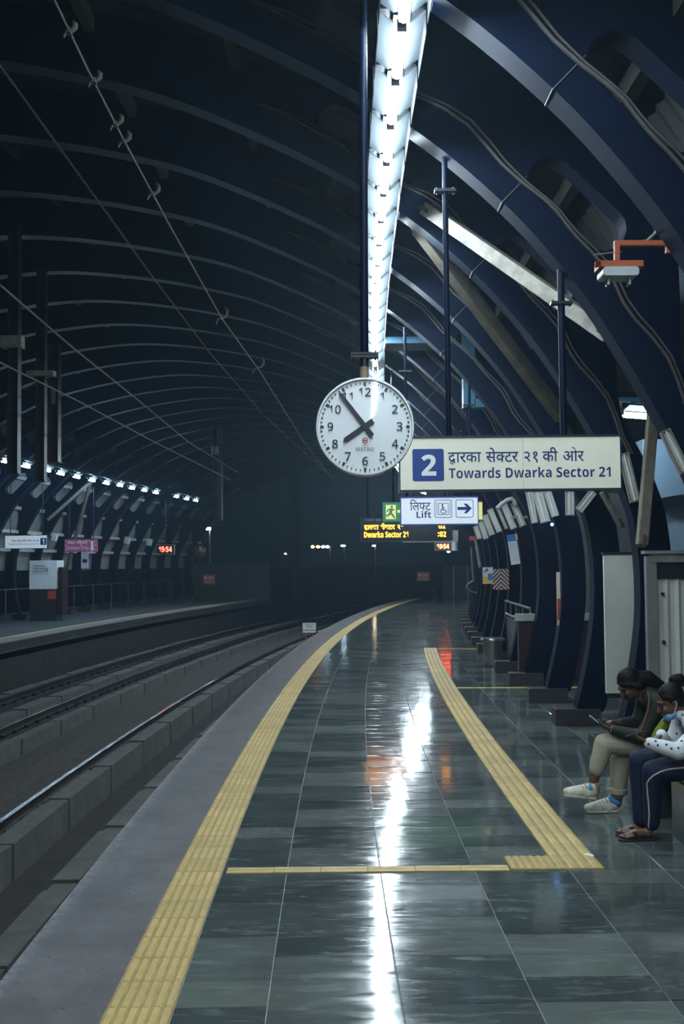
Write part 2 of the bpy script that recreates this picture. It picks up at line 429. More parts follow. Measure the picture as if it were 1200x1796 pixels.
def rrect(x0, x1, z0, z1, r, n=5):
    out = []
    for cx, cz, a in ((x1-r, z1-r, 0), (x0+r, z1-r, 90), (x0+r, z0+r, 180), (x1-r, z0+r, 270)):
        for k in range(n+1):
            q = math.radians(a+90*k/n); out.append((cx+r*math.cos(q), cz+r*math.sin(q)))
    return out

# ================================================================== STRUCTURE
SA, SB = -9.0, 63.0
# --- right platform
floor = struct(MB().sweep([(-1.60, -.22), (7.5, -.22), (7.5, -.004), (-1.60, -.004)], SA, SB).build('floor', 'grout'), 'polished dark stone platform floor', 'floor')
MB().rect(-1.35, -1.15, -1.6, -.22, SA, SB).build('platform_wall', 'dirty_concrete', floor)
MB().sweep([(-1.66, -.17), (-1.055, -.17), (-1.055, .004), (-1.65, .004), (-1.66, -.006)], SA, SB, .6).build('edge_coping', 'edge_granite', floor)
edges_u = [-.786, -.375, .22, .82, 1.42, 2.02, 2.62, 3.22, 3.82, 4.42, 5.02, 5.62, 6.22]
R0 = us(atz(600, 1529.3, 0))[1]
cand = []
for k in range(-34, 189):
    s0 = R0+.2975*k
    if s0 < -3 or s0 > 62.7: continue
    for j in range(len(edges_u)-1):
        ua, ub = edges_u[j], edges_u[j+1]
        c = P((ua+ub)/2, s0+.14875)
        q = c-Vector((0, 0, HC)); d = q.dot(fwd)
        vis = False; size = 0
        if d > 1:
            x, y = 600+F_PX*q.dot(rgt)/d, 898-F_PX*q.dot(upv)/d
            vis = -60 < x < 1235 and y < 1850 and not (x > 1100 and y < 1500)
            size = (ub-ua)/d**3
        cand.append((vis, size, j, s0))
cand.sort(key=lambda t: (not t[0], -t[1]))
tile_meshes = {}
def tile_mesh(w):
    key = round(w, 3)
    if key not in tile_meshes:
        g = .0022; x, y = w/2-g, .14875-g; c = .0025
        m = MB(); lo = [(-x, -y), (x, -y), (x, y), (-x, y)]; hi = [(-x+c, -y+c), (x-c, -y+c), (x-c, y-c), (-x+c, y-c)]
        m.add([(*p, -.02) for p in lo]+[(*p, -.0015) for p in lo]+[(*p, 0) for p in hi],
              [(0,1,5,4),(1,2,6,5),(2,3,7,6),(3,0,4,7),(4,5,9,8),(5,6,10,9),(6,7,11,10),(7,4,8,11),(8,9,10,11)])
        tile_meshes[key] = m.mesh('tile', 'kota_stone')
    return tile_meshes[key]
far_tiles = MB()
for i, (vis, size, j, s0) in enumerate(cand):
    ua, ub = edges_u[j], edges_u[j+1]; w = ub-ua
    tx, ty = random.gauss(0, .0024), random.gauss(0, .0036)
    if i < 300:
        o = link('tile', tile_mesh(w), floor, loc=P((ua+ub)/2, s0+.14875), rotz=TH(s0+.14875))
        o.rotation_euler = (tx, ty, TH(s0+.14875))
    else:
        g = .002; q = []
        for uu, sv in ((ua+g, s0+g), (ub-g, s0+g), (ub-g, s0+.2975-g), (ua+g, s0+.2975-g)):
            q.append(P(uu, sv, (uu-(ua+ub)/2)*-ty+(sv-s0-.14875)*tx))
        far_tiles.add(q, [(0, 1, 2, 3)])
tag(far_tiles.build('tile_field', 'kota_stone', floor), kind='stuff')

# --- tactile strips
def ribbed_tile(w, l, nr, name, along=True, h=.006):
    g = .0008; m = MB(); m.bx(-w/2+g, w/2-g, -l/2+g, l/2-g, -.01, .005)
    W_, L_ = (w, l) if along else (l, w)
    for k in range(nr):
        c = -W_/2+W_*(k+.5)/nr; hw = W_/nr*.36; e = L_/2-.003; z0 = .005; z1 = .005+h
        vs = [(c-hw, -e, z0), (c+hw, -e, z0), (c+hw, e, z0), (c-hw, e, z0), (c-hw*.6, -e+.006, z1), (c+hw*.6, -e+.006, z1), (c+hw*.6, e-.006, z1), (c-hw*.6, e-.006, z1)]
        if not along: vs = [(-b, a, z) for a, b, z in vs]
        m.add(vs, [(0,1,5,4),(1,2,6,5),(2,3,7,6),(3,0,4,7),(4,5,6,7)])
    me = m.mesh(name, 'tactile_yellow'); me.materials.append(MATS['tactile_groove'])
    for p in me.polygons:
        if p.center.z < .0051 and p.normal.z > .9: p.material_index = 1
    return me
TA = ribbed_tile(.295, .3, 6, 'tactile_tile'); TB = ribbed_tile(.30, .3, 6, 'tactile_tile', False); TC = ribbed_tile(.30, .125, 2, 'tactile_tile', False, .002)
TD = ribbed_tile(.30, .3, 4, 'tactile_tile')
def strip(name, label, spots, me):
    t = struct(thing(name, label, 'tactile strip'), label)
    for u, s in spots:
        o = link('tactile_tile', me, t, loc=P(u, s, .002+random.uniform(-.0006, .0006)), rotz=TH(s)+random.gauss(0, .002))
    return t
strip('trim_1', 'yellow ribbed tactile strip along the near platform edge', [(-.935, R0-2.85+.3*k) for k in range(-12, 193)], TA)
strip('trim_2', 'yellow tactile strip curving past the two seated women', [(1.495, R0+.15+.3*k) for k in range(0, 61)], TD)
strip('trim_3', 'thin beige tactile line crossing the platform between the two yellow strips', [(-.61+.3*k, R0+.04) for k in range(6)], TC)
strip('trim_4', 'short ribbed corner tile where the crossing line meets the curved strip', [(1.2, R0+.15)], ribbed_tile(.3, .3, 6, 'tactile_tile'))
strip('trim_5', 'beige tactile line running right between the blue arches', [(1.8+.3*k, 17.15) for k in range(11)], TC)
strip('trim_6', 'far beige tactile line running right beside the steel bin', [(1.8+.3*k, 25.0) for k in range(5)], TC)

# --- left platform
LE = -9.45
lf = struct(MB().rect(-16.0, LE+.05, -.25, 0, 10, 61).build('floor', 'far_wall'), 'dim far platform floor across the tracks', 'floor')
MB().rect(LE-.05, LE+.05, -.2, .004, 10, 61).build('edge_coping', 'concrete', lf)
MB().rect(LE-.62, LE-.05, -.1, .004, 10, 61).build('edge_band', 'edge_granite', lf)
MB().rect(LE-.9, LE-.62, -.1, .008, 10, 61).build('tactile_band', 'tactile_yellow', lf)
MB().rect(LE-.6, LE-.4, -1.6, -.25, 10, 61).build('platform_wall', 'dirty_concrete', lf)

# --- trackbed, kerbs and rails
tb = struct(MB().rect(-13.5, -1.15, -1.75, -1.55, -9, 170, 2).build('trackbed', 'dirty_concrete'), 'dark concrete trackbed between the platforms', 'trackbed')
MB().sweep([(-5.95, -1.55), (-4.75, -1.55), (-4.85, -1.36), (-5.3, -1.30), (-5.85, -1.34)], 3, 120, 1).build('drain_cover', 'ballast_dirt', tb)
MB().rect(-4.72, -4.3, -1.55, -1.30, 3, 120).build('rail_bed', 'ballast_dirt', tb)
def kerb_row(u0, u1, z1, s0, s1, per, gap, off, mat='concrete'):
    m = MB(); L_ = per-gap
    m.bx(-(u1-u0)/2, (u1-u0)/2, -L_/2, L_/2, -1.55, z1); me = m.mesh('kerb_block', mat)
    m = MB(); m.bx(-(u1-u0)/2+.02, (u1-u0)/2-.015, -gap/2+.012, gap/2-.012, -1.55, z1-.02); mg = m.mesh('kerb_spacer', mat)
    s = s0+off
    while s < s1:
        o = link('kerb_block', me, tb, loc=P((u0+u1)/2, s), rotz=TH(s)+random.gauss(0, .004)); o.location.z += random.uniform(-.012, .012)
        link('kerb_spacer', mg, tb, loc=P((u0+u1)/2, s+per/2), rotz=TH(s))
        s += per
kerb_row(-4.0, -3.72, -1.12, 8, 62, 2.3, .30, .6)
kerb_row(-2.98, -2.70, -1.22, 4, 40, 2.3, .28, 1.2)
kerb_row(-6.45, -6.2, -1.22, 14, 60, 2.3, .06, .2)
kerb_row(-7.45, -7.1, -1.06, 16, 60, 2.3, .30, .9)
kerb_row(-9.05, -8.8, -1.15, 20, 60, 2.3, .2, .4)
def rail(u, s0, s1, label):
    t = thing('running_rail', label, 'rail')
    z = -1.24
    prof = [(-.07, 0), (.07, 0), (.07, .02), (.012, .04), (.012, .12), (.036, .135), (.036, .155), (-.036, .155), (-.036, .135), (-.012, .12), (-.012, .04), (-.07, .02)]
    MB().sweep([(u+a, z+b) for a, b in prof], s0, s1, 1.2).build('rail_body', 'rail_steel', t)
    MB().sweep([(u-.03, z+.155), (u+.03, z+.155), (u+.024, z+.163), (u-.024, z+.163)], s0, s1, 1.2).build('rail_head', 'rail_head', t, smooth=True)
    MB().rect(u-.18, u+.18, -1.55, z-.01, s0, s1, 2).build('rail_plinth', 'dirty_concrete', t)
    c = MB(); s = s0+.3
    while s < min(s1, 50):
        for dx in (-.1, .1):
            p = P(u+dx, s, z+.02); c.box(p, (.07, .09, .07), Matrix.Rotation(TH(s), 3, 'Z'))
        s += .65
    tag(c.build('fastening_clips', 'rail_steel', t), kind='stuff')
rail(-2.5, 3, 120, 'near rail of the near track, mostly hidden below the platform edge')
rail(-4.17, 3, 120, 'shiny steel rail with bright highlights running beside the long kerb')
rail(-6.75, 3, 120, 'dull rail in the middle of the trackbed, near rail of the far track')
rail(-8.45, 3, 120, 'dark rail lying under the edge of the far platform')

# --- arch ribs
INNER = [(0, 7.42), (1.47, 7.30), (2.81, 7.06), (3.87, 6.76), (5.3, 6.10), (6.225, 5.50), (6.87, 4.94), (7.30, 4.46), (7.66, 3.97), (8.05, 3.30), (8.38, 2.64), (8.49, 2.16), (8.51, 1.46), (8.42, .8), (8.27, .16)]
def catmull(pts, n):
    out = []
    for i in range(len(pts)-1):
        p0 = pts[i-1] if i else (-pts[1][0], pts[1][1]); p1, p2 = pts[i], pts[i+1]; p3 = pts[i+2] if i+2 < len(pts) else (2*p2[0]-p1[0], 2*p2[1]-p1[1])
        for k in range(n):
            t = k/n
            out.append(tuple(.5*((2*p1[a])+(-p0[a]+p2[a])*t+(2*p0[a]-5*p1[a]+4*p2[a]-p3[a])*t*t+(-p0[a]+3*p1[a]-3*p2[a]+p3[a])*t**3) for a in (0, 1)))
    out.append(pts[-1]); return out
IN = catmull(INNER, 4)
def normal_at(pts, i):
    a, b = pts[max(0, i-1)], pts[min(len(pts)-1, i+1)]
    t = Vector((b[0]-a[0], b[1]-a[1])).normalized(); return Vector((-t.y, t.x))
def depth_at(i):
    w = IN[i][0]; z = IN[i][1]
    d = .62+.45*math.exp(-((w-6.6)/1.5)**2)
    k = max(0, min(1, (z-3.15)/1.15)); k = k*k*(3-2*k)
    d = .33+(d-.33)*k if w > 6.6 else d
    return d
OUT = []
for i in range(len(IN)):
    nv = normal_at(IN, i)
    if i == 0: nv = Vector((0, 1))
    OUT.append((IN[i][0]+nv.x*depth_at(i), IN[i][1]+nv.y*depth_at(i)))
OUT[-1] = (OUT[-1][0], IN[-1][1])
def off_curve(f):
    """points on the rib face, f metres out from the soffit"""
    r = []
    for i in range(len(IN)):
        nv = normal_at(IN, i) if i else Vector((0, 1)); r.append((IN[i][0]+nv.x*f, IN[i][1]+nv.y*f))
    return r
def rib_mesh():
    cu = bpy.data.curves.new('rib', 'CURVE'); cu.dimensions = '2D'; cu.fill_mode = 'BOTH'; cu.extrude = .125
    def spl(pts):
        sp = cu.splines.new('POLY'); sp.points.add(len(pts)-1); sp.use_cyclic_u = True
        for p, q in zip(sp.points, pts): p.co = (q[0], q[1], 0, 1)
    right = IN; left = [(-a, b) for a, b in IN[1:]]
    outer = [(a, b) for a, b in OUT]; louter = [(-a, b) for a, b in OUT[1:]]
    poly = list(reversed(left))+right+list(reversed(outer))+louter
    spl(poly)
    def slot(c, ang, L_, H_):
        pts = []; r = H_/2; n = 7
        for k in range(n+1):
            q = math.pi/2-math.pi*k/n; pts.append((L_/2-r+r*math.cos(q), r*math.sin(q)))
        for k in range(n+1):
            q = -math.pi/2-math.pi*k/n; pts.append((-L_/2+r+r*math.cos(q), r*math.sin(q)))
        ca, sa = math.cos(ang), math.sin(ang)
        return [(c[0]+a*ca-b*sa, c[1]+a*sa+b*ca) for a, b in pts]
    for sg in (1, -1):
        a = math.radians(-44)
        s1 = slot((7.49, 4.92), a, .98, .38); s2 = slot((5.75, 6.36), math.radians(-31), 1.0, .36)
        for sl in (s1, s2): spl([(sg*x, z) for x, z in sl])
    o = bpy.data.objects.new('rib', cu); me = bpy.data.meshes.new_from_object(o)
    bpy.data.objects.remove(o); bpy.data.curves.remove(cu)
    me.transform(Matrix.Rotation(math.pi/2, 4, 'X'))
    me.materials.clear(); me.materials.append(MATS['rib_blue']); return me
RIB = rib_mesh()
b = MB(); b.bx(8.02, 8.56, -.15, .15, 0, .2); BASE_R = b.mesh('base_block', 'plinth_dark')
b = MB(); b.bx(-8.56, -8.02, -.15, .15, 0, .2); BASE_L = b.mesh('base_block', 'plinth_dark')
def cable_mesh():
    c = off_curve(.25); pts = []
    for i, (w, z) in enumerate(c):
        if w < 4.5 or z < 2.9: continue
        pts.append((w+.03*math.sin(i*1.3), -.15, z+.03*math.cos(i*.9)))
    m = MB(); m.tube(pts, .016, 6); m.tube([(a+.03, bb, cc+.02+.02*math.sin(a*5)) for a, bb, cc in pts], .012, 6)
    return m.mesh('cable_run', 'cable_grey', True)
CABLE = cable_mesh()
b = MB()
for i in (24,):
    nv = normal_at(IN, i); p = Vector((IN[i][0], IN[i][1]))
    q = p+nv*.3
    b.beam((p.x, -.130, p.y), (q.x, -.130, q.y), .006, .006, up=(0, 1, 0))
    b.beam((p.x-nv.x*.003, -.133, p.y-nv.y*.003), (p.x-nv.x*.003, .125, p.y-nv.y*.003), .008, .008)
TIE = b.mesh('cable_tie', 'conduit_grey')
RS = [6.82+2.145*k for k in range(-2, 26)]
for k, s in enumerate(RS):
    n = k-2
    if n < 0: lab, grp = 'dark blue steel roof arch above and beside the camera', 'arches beside the camera'
    elif n < 16: lab, grp = f'{ORD[n]} dark blue steel roof arch counted from the camera, on black base blocks', None
    else: lab, grp = 'dark blue steel roof arch far down the curving platform', 'far arches'
    t = thing('roof_arch', lab, 'roof arch', P(UC, s), TH(s), grp)
    link('rib', RIB, t); link('base_block', BASE_R, t, bevel=.006); link('base_block', BASE_L, t)
    if n < 10:
        link('cable_run', CABLE, t); link('cable_tie', TIE, t)

# --- roof sheets and purlins (ceiling)
def roof(name, mat, i0, i1, sg, s0, s1, lift=.06, pitch=.11):
    """corrugated sheeting over the outside of the arches"""
    m = MB(); k = int((s1-s0)/pitch); rows = []
    idx = list(range(i0, i1+1))
    for a in range(k+1):
        s = s0+pitch*a; dz = .028 if a % 2 else 0
        for i in idx:
            nv = normal_at(IN, i) if i else Vector((0, 1)); w, z = OUT[i][0]+nv.x*(lift+dz), OUT[i][1]+nv.y*(lift+dz)
            m.v.append(tuple(P(UC+sg*w, s, z)))
    n = len(idx)
    for a in range(k):
        for j in range(n-1): m.f.append((a*n+j, a*n+j+1, (a+1)*n+j+1, (a+1)*n+j))
    return m.build(name, mat, fix=False)
ir = max(i for i in range(len(IN)) if IN[i][1] > 4.0)
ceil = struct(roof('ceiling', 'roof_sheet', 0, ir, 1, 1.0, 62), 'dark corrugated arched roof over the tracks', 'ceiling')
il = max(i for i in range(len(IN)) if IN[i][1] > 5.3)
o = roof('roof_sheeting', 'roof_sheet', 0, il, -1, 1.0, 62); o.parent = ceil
ib = max(i for i in range(len(IN)) if IN[i][1] > 1.75)
wl = struct(roof('wall_left', 'cladding', il, ib, -1, 20, 62, .05), 'grey corrugated cladding behind the arches of the far platform', 'wall')
for i, sg in [(2, 1), (2, -1), (8, 1), (8, -1), (13, 1), (13, -1), (17, 1), (17, -1), (21, 1), (21, -1), (25, 1), (25, -1), (30, 1)]:
    nv = normal_at(IN, i); w, z = OUT[i][0]-nv.x*.08, OUT[i][1]-nv.y*.08
    MB().rect(UC+sg*w-.05, UC+sg*w+.05, z-.08, z+.08, 2, 61, 2.2).build('purlin', 'purlin_grey', ceil)
for i in (27, 33, 37, 41):
    nv = normal_at(IN, i); w, z = OUT[i][0]-nv.x*.02, OUT[i][1]-nv.y*.02
    MB().rect(UC-w-.04, UC-w+.09, z-.06, z+.06, 22, 61, 2.2).build('girt', 'box_grey', wl)
# struts hanging from the roof between the arches
m = MB()
for sidx in range(1, 24):
    s = RS[sidx]+1.07
    for i, sg in ((4, 1), (10, 1), (15, 1), (19, 1), (4, -1), (10, -1), (15, -1), (19, -1)):
        nv = normal_at(IN, i); f = off_curve(.35)[i]
        p = P(UC+sg*f[0], RS[sidx]+.12, f[1]); q = P(UC+sg*OUT[i][0], RS[sidx]+.75, OUT[i][1])
        m.beam(p, q, .05, .16)
tag(m.build('purlin_cleats', 'purlin_grey', ceil), kind='stuff')

# --- end walls, far parapets
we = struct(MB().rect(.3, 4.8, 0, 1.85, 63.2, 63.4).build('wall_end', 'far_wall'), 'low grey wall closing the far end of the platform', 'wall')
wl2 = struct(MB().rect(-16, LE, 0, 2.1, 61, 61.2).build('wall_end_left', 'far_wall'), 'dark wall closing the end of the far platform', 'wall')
for k in range(5): MB().rect(.9+.8*k, .96+.8*k, .05, 1.8, 63.12, 63.2).build('wall_post', 'frame_steel', we)
wp = struct(MB().rect(-12.6, -12.3, -1.6, 1.75, 61.2, 175, 2).build('wall_parapet', 'night_dark'), 'dark parapet wall along the curving viaduct beyond the station', 'wall')
struct(MB().rect(-.4, -.1, -1.6, .5, 63.4, 175, 2).build('wall_parapet_right', 'night_dark'), 'low dark parapet beyond the end of the near platform', 'wall')

struct(MB().bx(-120, 140, 63.5, 240, -2.0, -1.8).build('ground', 'night_dark'), 'dark ground beyond the station', 'ground')

# ================================================================== LIGHT FIXTURES
LZ = 5.45
def fixture_meshes():
    L_ = .67
    m = MB()                                   # two white reflector wings
    for sg in (-1, 1):
        m.add([(sg*.055, -L_/2, .0), (sg*.155, -L_/2, .074), (sg*.155, L_/2, .074), (sg*.055, L_/2, .0),
               (sg*.055, -L_/2, .012), (sg*.155, -L_/2, .086), (sg*.155, L_/2, .086), (sg*.055, L_/2, .012)],
              [(0,1,2,3),(4,5,6,7),(0,1,5,4),(1,2,6,5),(2,3,7,6),(3,0,4,7)])
    wing = m.mesh('reflector', 'reflector_white')
    m = MB(); m.bx(-.055, .055, -L_/2-.04, L_/2+.04, .03, .10); m.bx(-.03, .03, -L_/2+.0, -L_/2+.03, -.06, .03); m.bx(-.03, .03, L_/2-.03, L_/2, -.06, .03)
    m.bx(-.15, .15, -L_/2+.01, L_/2-.01, .1, .115)
    open_house = m.mesh('housing', 'dark_metal')
    for sg in (-1, 1): m.bx(sg*.155, sg*.160, -L_/2, L_/2, -.068, .088)      # lips added to keep the tube light off the roof
    house = m.mesh('housing', 'dark_metal')
    pts = [(0, -.30, -.055), (0, -.285, -.055), (0, .285, -.055), (0, .30, -.055)]
    tube = MB().tube(pts, [.02, .036, .036, .02], 8).mesh('tube', 'tube_lit', True)
    off = MB().tube(pts, [.012, .018, .018, .012], 8).mesh('tube', 'tube_off', True)
    blue = tube.copy(); blue.materials[0] = MATS['tube_lit_blue']
    return wing, house, open_house, tube, off, blue
WING, HOUSE, HOUSE_OPEN, TUBE, TUBE_OFF, TUBE_BLUE = fixture_meshes()
def fixture(u, s, z, label, group, lit=True, bare=False):
    t = thing('tube_light', label, 'light fixture', P(u, s, z), TH(s), group)
    link('housing', HOUSE_OPEN if bare else HOUSE, t); link('reflector', WING, t); link('tube', TUBE_BLUE if bare else TUBE if lit else TUBE_OFF, t)
    return t
for k in range(-19, 59):
    s = 6.849+.335+.791*k
    n = k+1
    if n < 0: lab, grp = 'white tube light fixture in the overhead row, above and behind the camera', 'overhead row behind the view'
    elif n < 13: lab, grp = f'{ORD[n]} glowing tube light from the top of the picture in the overhead row', None
    elif k == 15: lab, grp = 'unlit tube light fixture in the overhead row, just above the clock', None
    else: lab, grp = 'small glowing tube light far along the overhead row', 'far lights of the overhead row'
    fixture(.41, s, LZ, lab, grp, k != 15)
# carrying channel of the light row
MB().rect(.36, .46, LZ+.12, LZ+.2, -8, 53, 2).build('light_channel', 'dark_metal')
tag(bpy.data.objects['light_channel'], 'dark steel channel carrying the overhead row of tube lights', 'channel')
px = [(-80, 790), (-32, 798), (10, 807), (45, 815), (82, 822), (106, 828), (134, 834), (161, 840), (186, 845), (210, 849), (231, 854), (253, 858), (273, 862), (309, 869), (327, 873), (343, 876)]
for k, (x, y) in enumerate(px):
    u, s = us(atz(x, y, 5.2))
    if k < 2: lab, grp = 'tube light of the far platform just outside the left edge', 'far platform lights off frame'
    else: lab, grp = f'{ORD[k-2]} glowing tube light from the left in the row over the far platform', None
    fixture(u, s, 5.2, lab, grp, bare=True)
us0, us1 = us(atz(-80, 790, 5.2)), us(atz(343, 876, 5.2))
m = MB(); m.beam(P(us0[0], us0[1]-1, 5.36), P(us1[0], us1[1]+1, 5.36), .1, .08)
tag(m.build('light_channel', 'dark_metal'), 'dark channel carrying the row of lights over the far platform', 'channel')

# ================================================================== CLOCK
CS = 6.80
cc = at(640, 750, CS); CR = 173/2*CS/F_PX
t = thing('platform_clock', 'round white platform clock showing six minutes to eight, hanging on a pole', 'clock', cc, 0)
t.rotation_euler = (0, math.radians(.3), 0)
def lathe_y(prof, n=64):
    m = MB(); m.lathe([(r, z) for r, z in prof], n=n)
    m.v = [(x, -z, y) for x, y, z in m.v]; return m
lathe_y([(CR*.985, -.06), (CR, -.04), (CR, .055), (CR*.985, .066), (CR*.955, .066), (CR*.945, .05), (CR*.945, -.06)]).build('rim', 'clock_rim', t, smooth=True)
face = lathe_y([(CR*.95, -.05), (CR*.95, .046), (CR*.2, .052), (.001, .0525)]).build('dial', 'clock_face', t, smooth=True)
yf = -.0535
tk = MB()
for k in range(60):
    a = 2*math.pi*k/60; r1 = CR*.905; r0_ = CR*(.835 if k % 5 == 0 else .87); w = .0135 if k % 5 == 0 else .0055
    bar(tk, (r0_*math.sin(a), r0_*math.cos(a)), (r1*math.sin(a), r1*math.cos(a)), w, yf-.001, yf+.006)
tk.build('minute_marks', 'clock_ink', face)
for k in range(1, 13):
    a = 2*math.pi*k/12; r = CR*(.70 if k not in (10, 11, 12) else .70)
    c = (r*math.sin(a), r*math.cos(a)); h = CR*.175
    g = raw_text(mathsans(str(k), False), .012)
    letters('numeral', g, (c[0]-.04, c[0]+.04, c[1]-h/2, c[1]+h/2), yf, 'clock_ink' , face, fit='height')
def hand(name, ang, L0, L1, w0, w1, y):
    a = math.radians(ang); d = Vector((math.sin(a), 0, math.cos(a))); n = Vector((d.z, 0, -d.x))
    tip = CR*.05
    p = [d*-L0-n*w0/2, d*-L0+n*w0/2, d*(L1-tip)+n*w1/2, d*L1+n*.002, d*L1-n*.002, d*(L1-tip)-n*w1/2]
    MB().prism([(q.x, q.z) for q in p], y-.003, y+.003).build(name, 'clock_ink', t)
hand('hour_hand', 235.5, CR*.20, CR*.53, .034, .030, -.060)
hand('minute_hand', -37.0, CR*.24, CR*.86, .030, .022, -.067)
m = MB(); disc(m, (0, 0), .018, -.072, -.055); m.build('hub', 'clock_ink', t)
m = MB(); ring(m, (0, -CR*.285), CR*.042, CR*.058, yf-.0008, yf+.004, 24); bar(m, (-CR*.035, -CR*.285), (CR*.035, -CR*.285), CR*.03, yf-.0008, yf+.004); m.build('emblem', 'logo_red', face)
letters('maker_name', T('DELHI', True), (-CR*.065, CR*.065, -CR*.39, -CR*.368), yf, 'logo_red', face)
letters('maker_name', T('METRO', True), (-CR*.185, CR*.18, -CR*.485, -CR*.42), yf, 'logo_grey', face)
# pole
top = at(634, 60, CS).z+.9
m = MB(); m.cyl((0, 0, CR*1.22), (0, 0, top-cc.z), .026, n=14); m.build('pole', 'rib_blue', t, smooth=True)
m = MB(); m.cyl((-.002, 0, CR*.95), (-.002, 0, CR*1.24), .029, n=14); m.build('stub_pipe', 'rust_tan', t, smooth=True)
zc = CR*1.48
m = MB(); m.bx(-.088, .088, -.035, .035, zc-.018, zc-.002); m.bx(-.086, .086, -.035, .035, zc+.002, zc+.016)
for dx in (-.07, .07):
    for dy in (-.02, .02): m.cyl((dx, dy, zc-.03), (dx, dy, zc+.03), .007, n=6)
m.cyl((0, 0, CR*1.22), (0, 0, zc), .027, n=12)
m.build('flange', 'dark_metal', t)

# ================================================================== HANGING SIGNS
def signbox(t, w, h, d, face_mat, frame_mat, fr=.016):
    m = MB()
    m.bx(-w/2, w/2, -d/2, d/2, h/2-fr, h/2); m.bx(-w/2, w/2, -d/2, d/2, -h/2, -h/2+fr)
    m.bx(-w/2, -w/2+fr*.6, -d/2, d/2, -h/2+fr, h/2-fr); m.bx(w/2-fr*.6, w/2, -d/2, d/2, -h/2+fr, h/2-fr)
    m.build('frame', frame_mat, t)
    m = MB(); m.bx(-w/2+fr*.6, w/2-fr*.6, -d/2+.008, d/2-.008, -h/2+fr, h/2-fr)
    return m.build('face', face_mat, t), -d/2+.008
def hang_sign(name, label, cat, x0, x1, y0, y1, S, d=.1, turn=None):
    a, b = at(x0, y0, S), at(x1, y1, S); c = (a+b)/2
    t = thing(name, label, cat, c, TH(S) if turn is None else turn)
    k = S/F_PX
    return t, abs(b.x-a.x), abs(a.z-b.z), (lambda x, y: ((x-(x0+x1)/2)*k, -(y-(y0+y1)/2)*k)), c
def B(f, x0, x1, y0, y1):
    (a, d), (b, c) = f(x0, y0), f(x1, y1); return (a, b, c, d)
# -- big destination sign
S = 8.97
t, w, h, f, c = hang_sign('destination_sign', 'long cream platform sign with number 2 pointing towards Dwarka Sector 21', 'sign', 699, 1088.5, 766.5, 860, S, turn=math.radians(.2))
t.rotation_euler[1] = math.radians(-.1)
fc, y = signbox(t, w, h, .12, 'sign_cream', 'sign_frame')
x0, x1, z0, z1 = B(f, 722.5, 777.5, 787, 843.5)
m = MB(); m.prism(rrect(x0, x1, z0, z1, .018), y-.002, y+.004); sq = m.build('number_panel', 'sign_blue', fc)
letters('numeral', T('2', True, .012), B(f, 738, 764, 797, 834), y-.002, 'sign_white_text', sq, .0015)
hin = layout(['द', ('sub', 'व', .10, -.16), 'ारका', ' ', 'से', ('half', 'क', .74), 'टर', ' ', '२१', ' ', 'की', ' ', 'ओर'], .008)
letters('hindi_lettering', hin, B(f, 785, 1023, 786, 815.5), y, 'sign_navy', fc)
letters('english_lettering', T('Towards Dwarka Sector 21', True, -.004), B(f, 786, 1069, 820.5, 839), y, 'sign_navy', fc)
m = MB(); xx = f(916, 0)[0]; m.bx(xx-.002, xx+.002, y-.001, y+.002, -h/2+.02, h/2-.02); m.build('face_seam', 'box_white', fc)
for pxx, ptop, pcol in ((788, 275, 335), (991, 458, 532)):
    x = f(pxx, 0)[0]; zt = at(pxx-6, ptop, S).z-c.z+.12; zcol = at(pxx, pcol, S).z-c.z
    m = MB(); m.cyl((x, 0, h/2), (x, 0, zt), .024 if pxx < 900 else .03, n=12); po = m.build('hanger_pole', 'rib_blue', t, smooth=True)
    m = MB(); m.bx(x-.09, x+.09, -.04, .04, zcol-.012, zcol+.012)
    for dx in (-.07, .07): m.cyl((x+dx, 0, zcol-.03), (x+dx, 0, zcol+.03), .008, n=6)
    m.build('flange', 'dark_metal', po)
# -- lift sign
S = 15.4
t, w, h, f, c = hang_sign('lift_sign', 'small white Lift sign with wheelchair symbol and blue arrow', 'sign', 702, 839, 871.5, 921, S)
fc, y = signbox(t, w, h, .12, 'sign_white', 'sign_blue', .02)
lift = layout(['िल', ('half', 'फ', .80), 'ट'], .006)
letters('hindi_lettering', lift, B(f, 719, 755.5, 876, 895.5), y, 'sign_navy', fc)
letters('english_lettering', T('Lift', True), B(f, 730.5, 756, 896.5, 908.5), y, 'sign_navy', fc)
for a, b in ((762, 792.5), (799, 830)):
    m = MB(); x0, x1, z0, z1 = B(f, a, b, 877, 908.5)
    ro, ri = rrect(x0, x1, z0, z1, .03), rrect(x0+.008, x1-.008, z0+.008, z1-.008, .024)
    n = len(ro)
    m.add([(p[0], y-.002, p[1]) for p in ro]+[(p[0], y-.002, p[1]) for p in ri], [(i, (i+1) % n, (i+1) % n+n, i+n) for i in range(n)])
    m.build('symbol_frame', 'sign_navy', fc, fix=False)
m = MB(); g = lambda x, yy: f(x, yy)
for p, q in (((766, 881), (766, 904)), ((789, 881), (789, 904)), ((769, 883), (769, 903)), ((786, 883), (786, 903)), ((769, 883), (786, 883)), ((769, 903), (786, 903))): bar(m, g(*p), g(*q), .007, y-.002, y)
bar(m, g(776, 888), g(776.5, 895), .016, y-.002, y); bar(m, g(776.5, 895), g(781, 895), .012, y-.002, y); bar(m, g(781, 895), g(783, 899), .012, y-.002, y)
bar(m, g(776, 891), g(780, 891), .01, y-.002, y); disc(m, g(776, 886), .014, y-.002, y, 10); ring(m, g(777.5, 896.5), .032, .042, y-.002, y, 14, 2.2, 5.8)
m.build('wheelchair_symbol', 'sign_navy', fc)
m = MB(); bar(m, g(802, 892.5), g(823, 892.5), .042, y-.002, y)
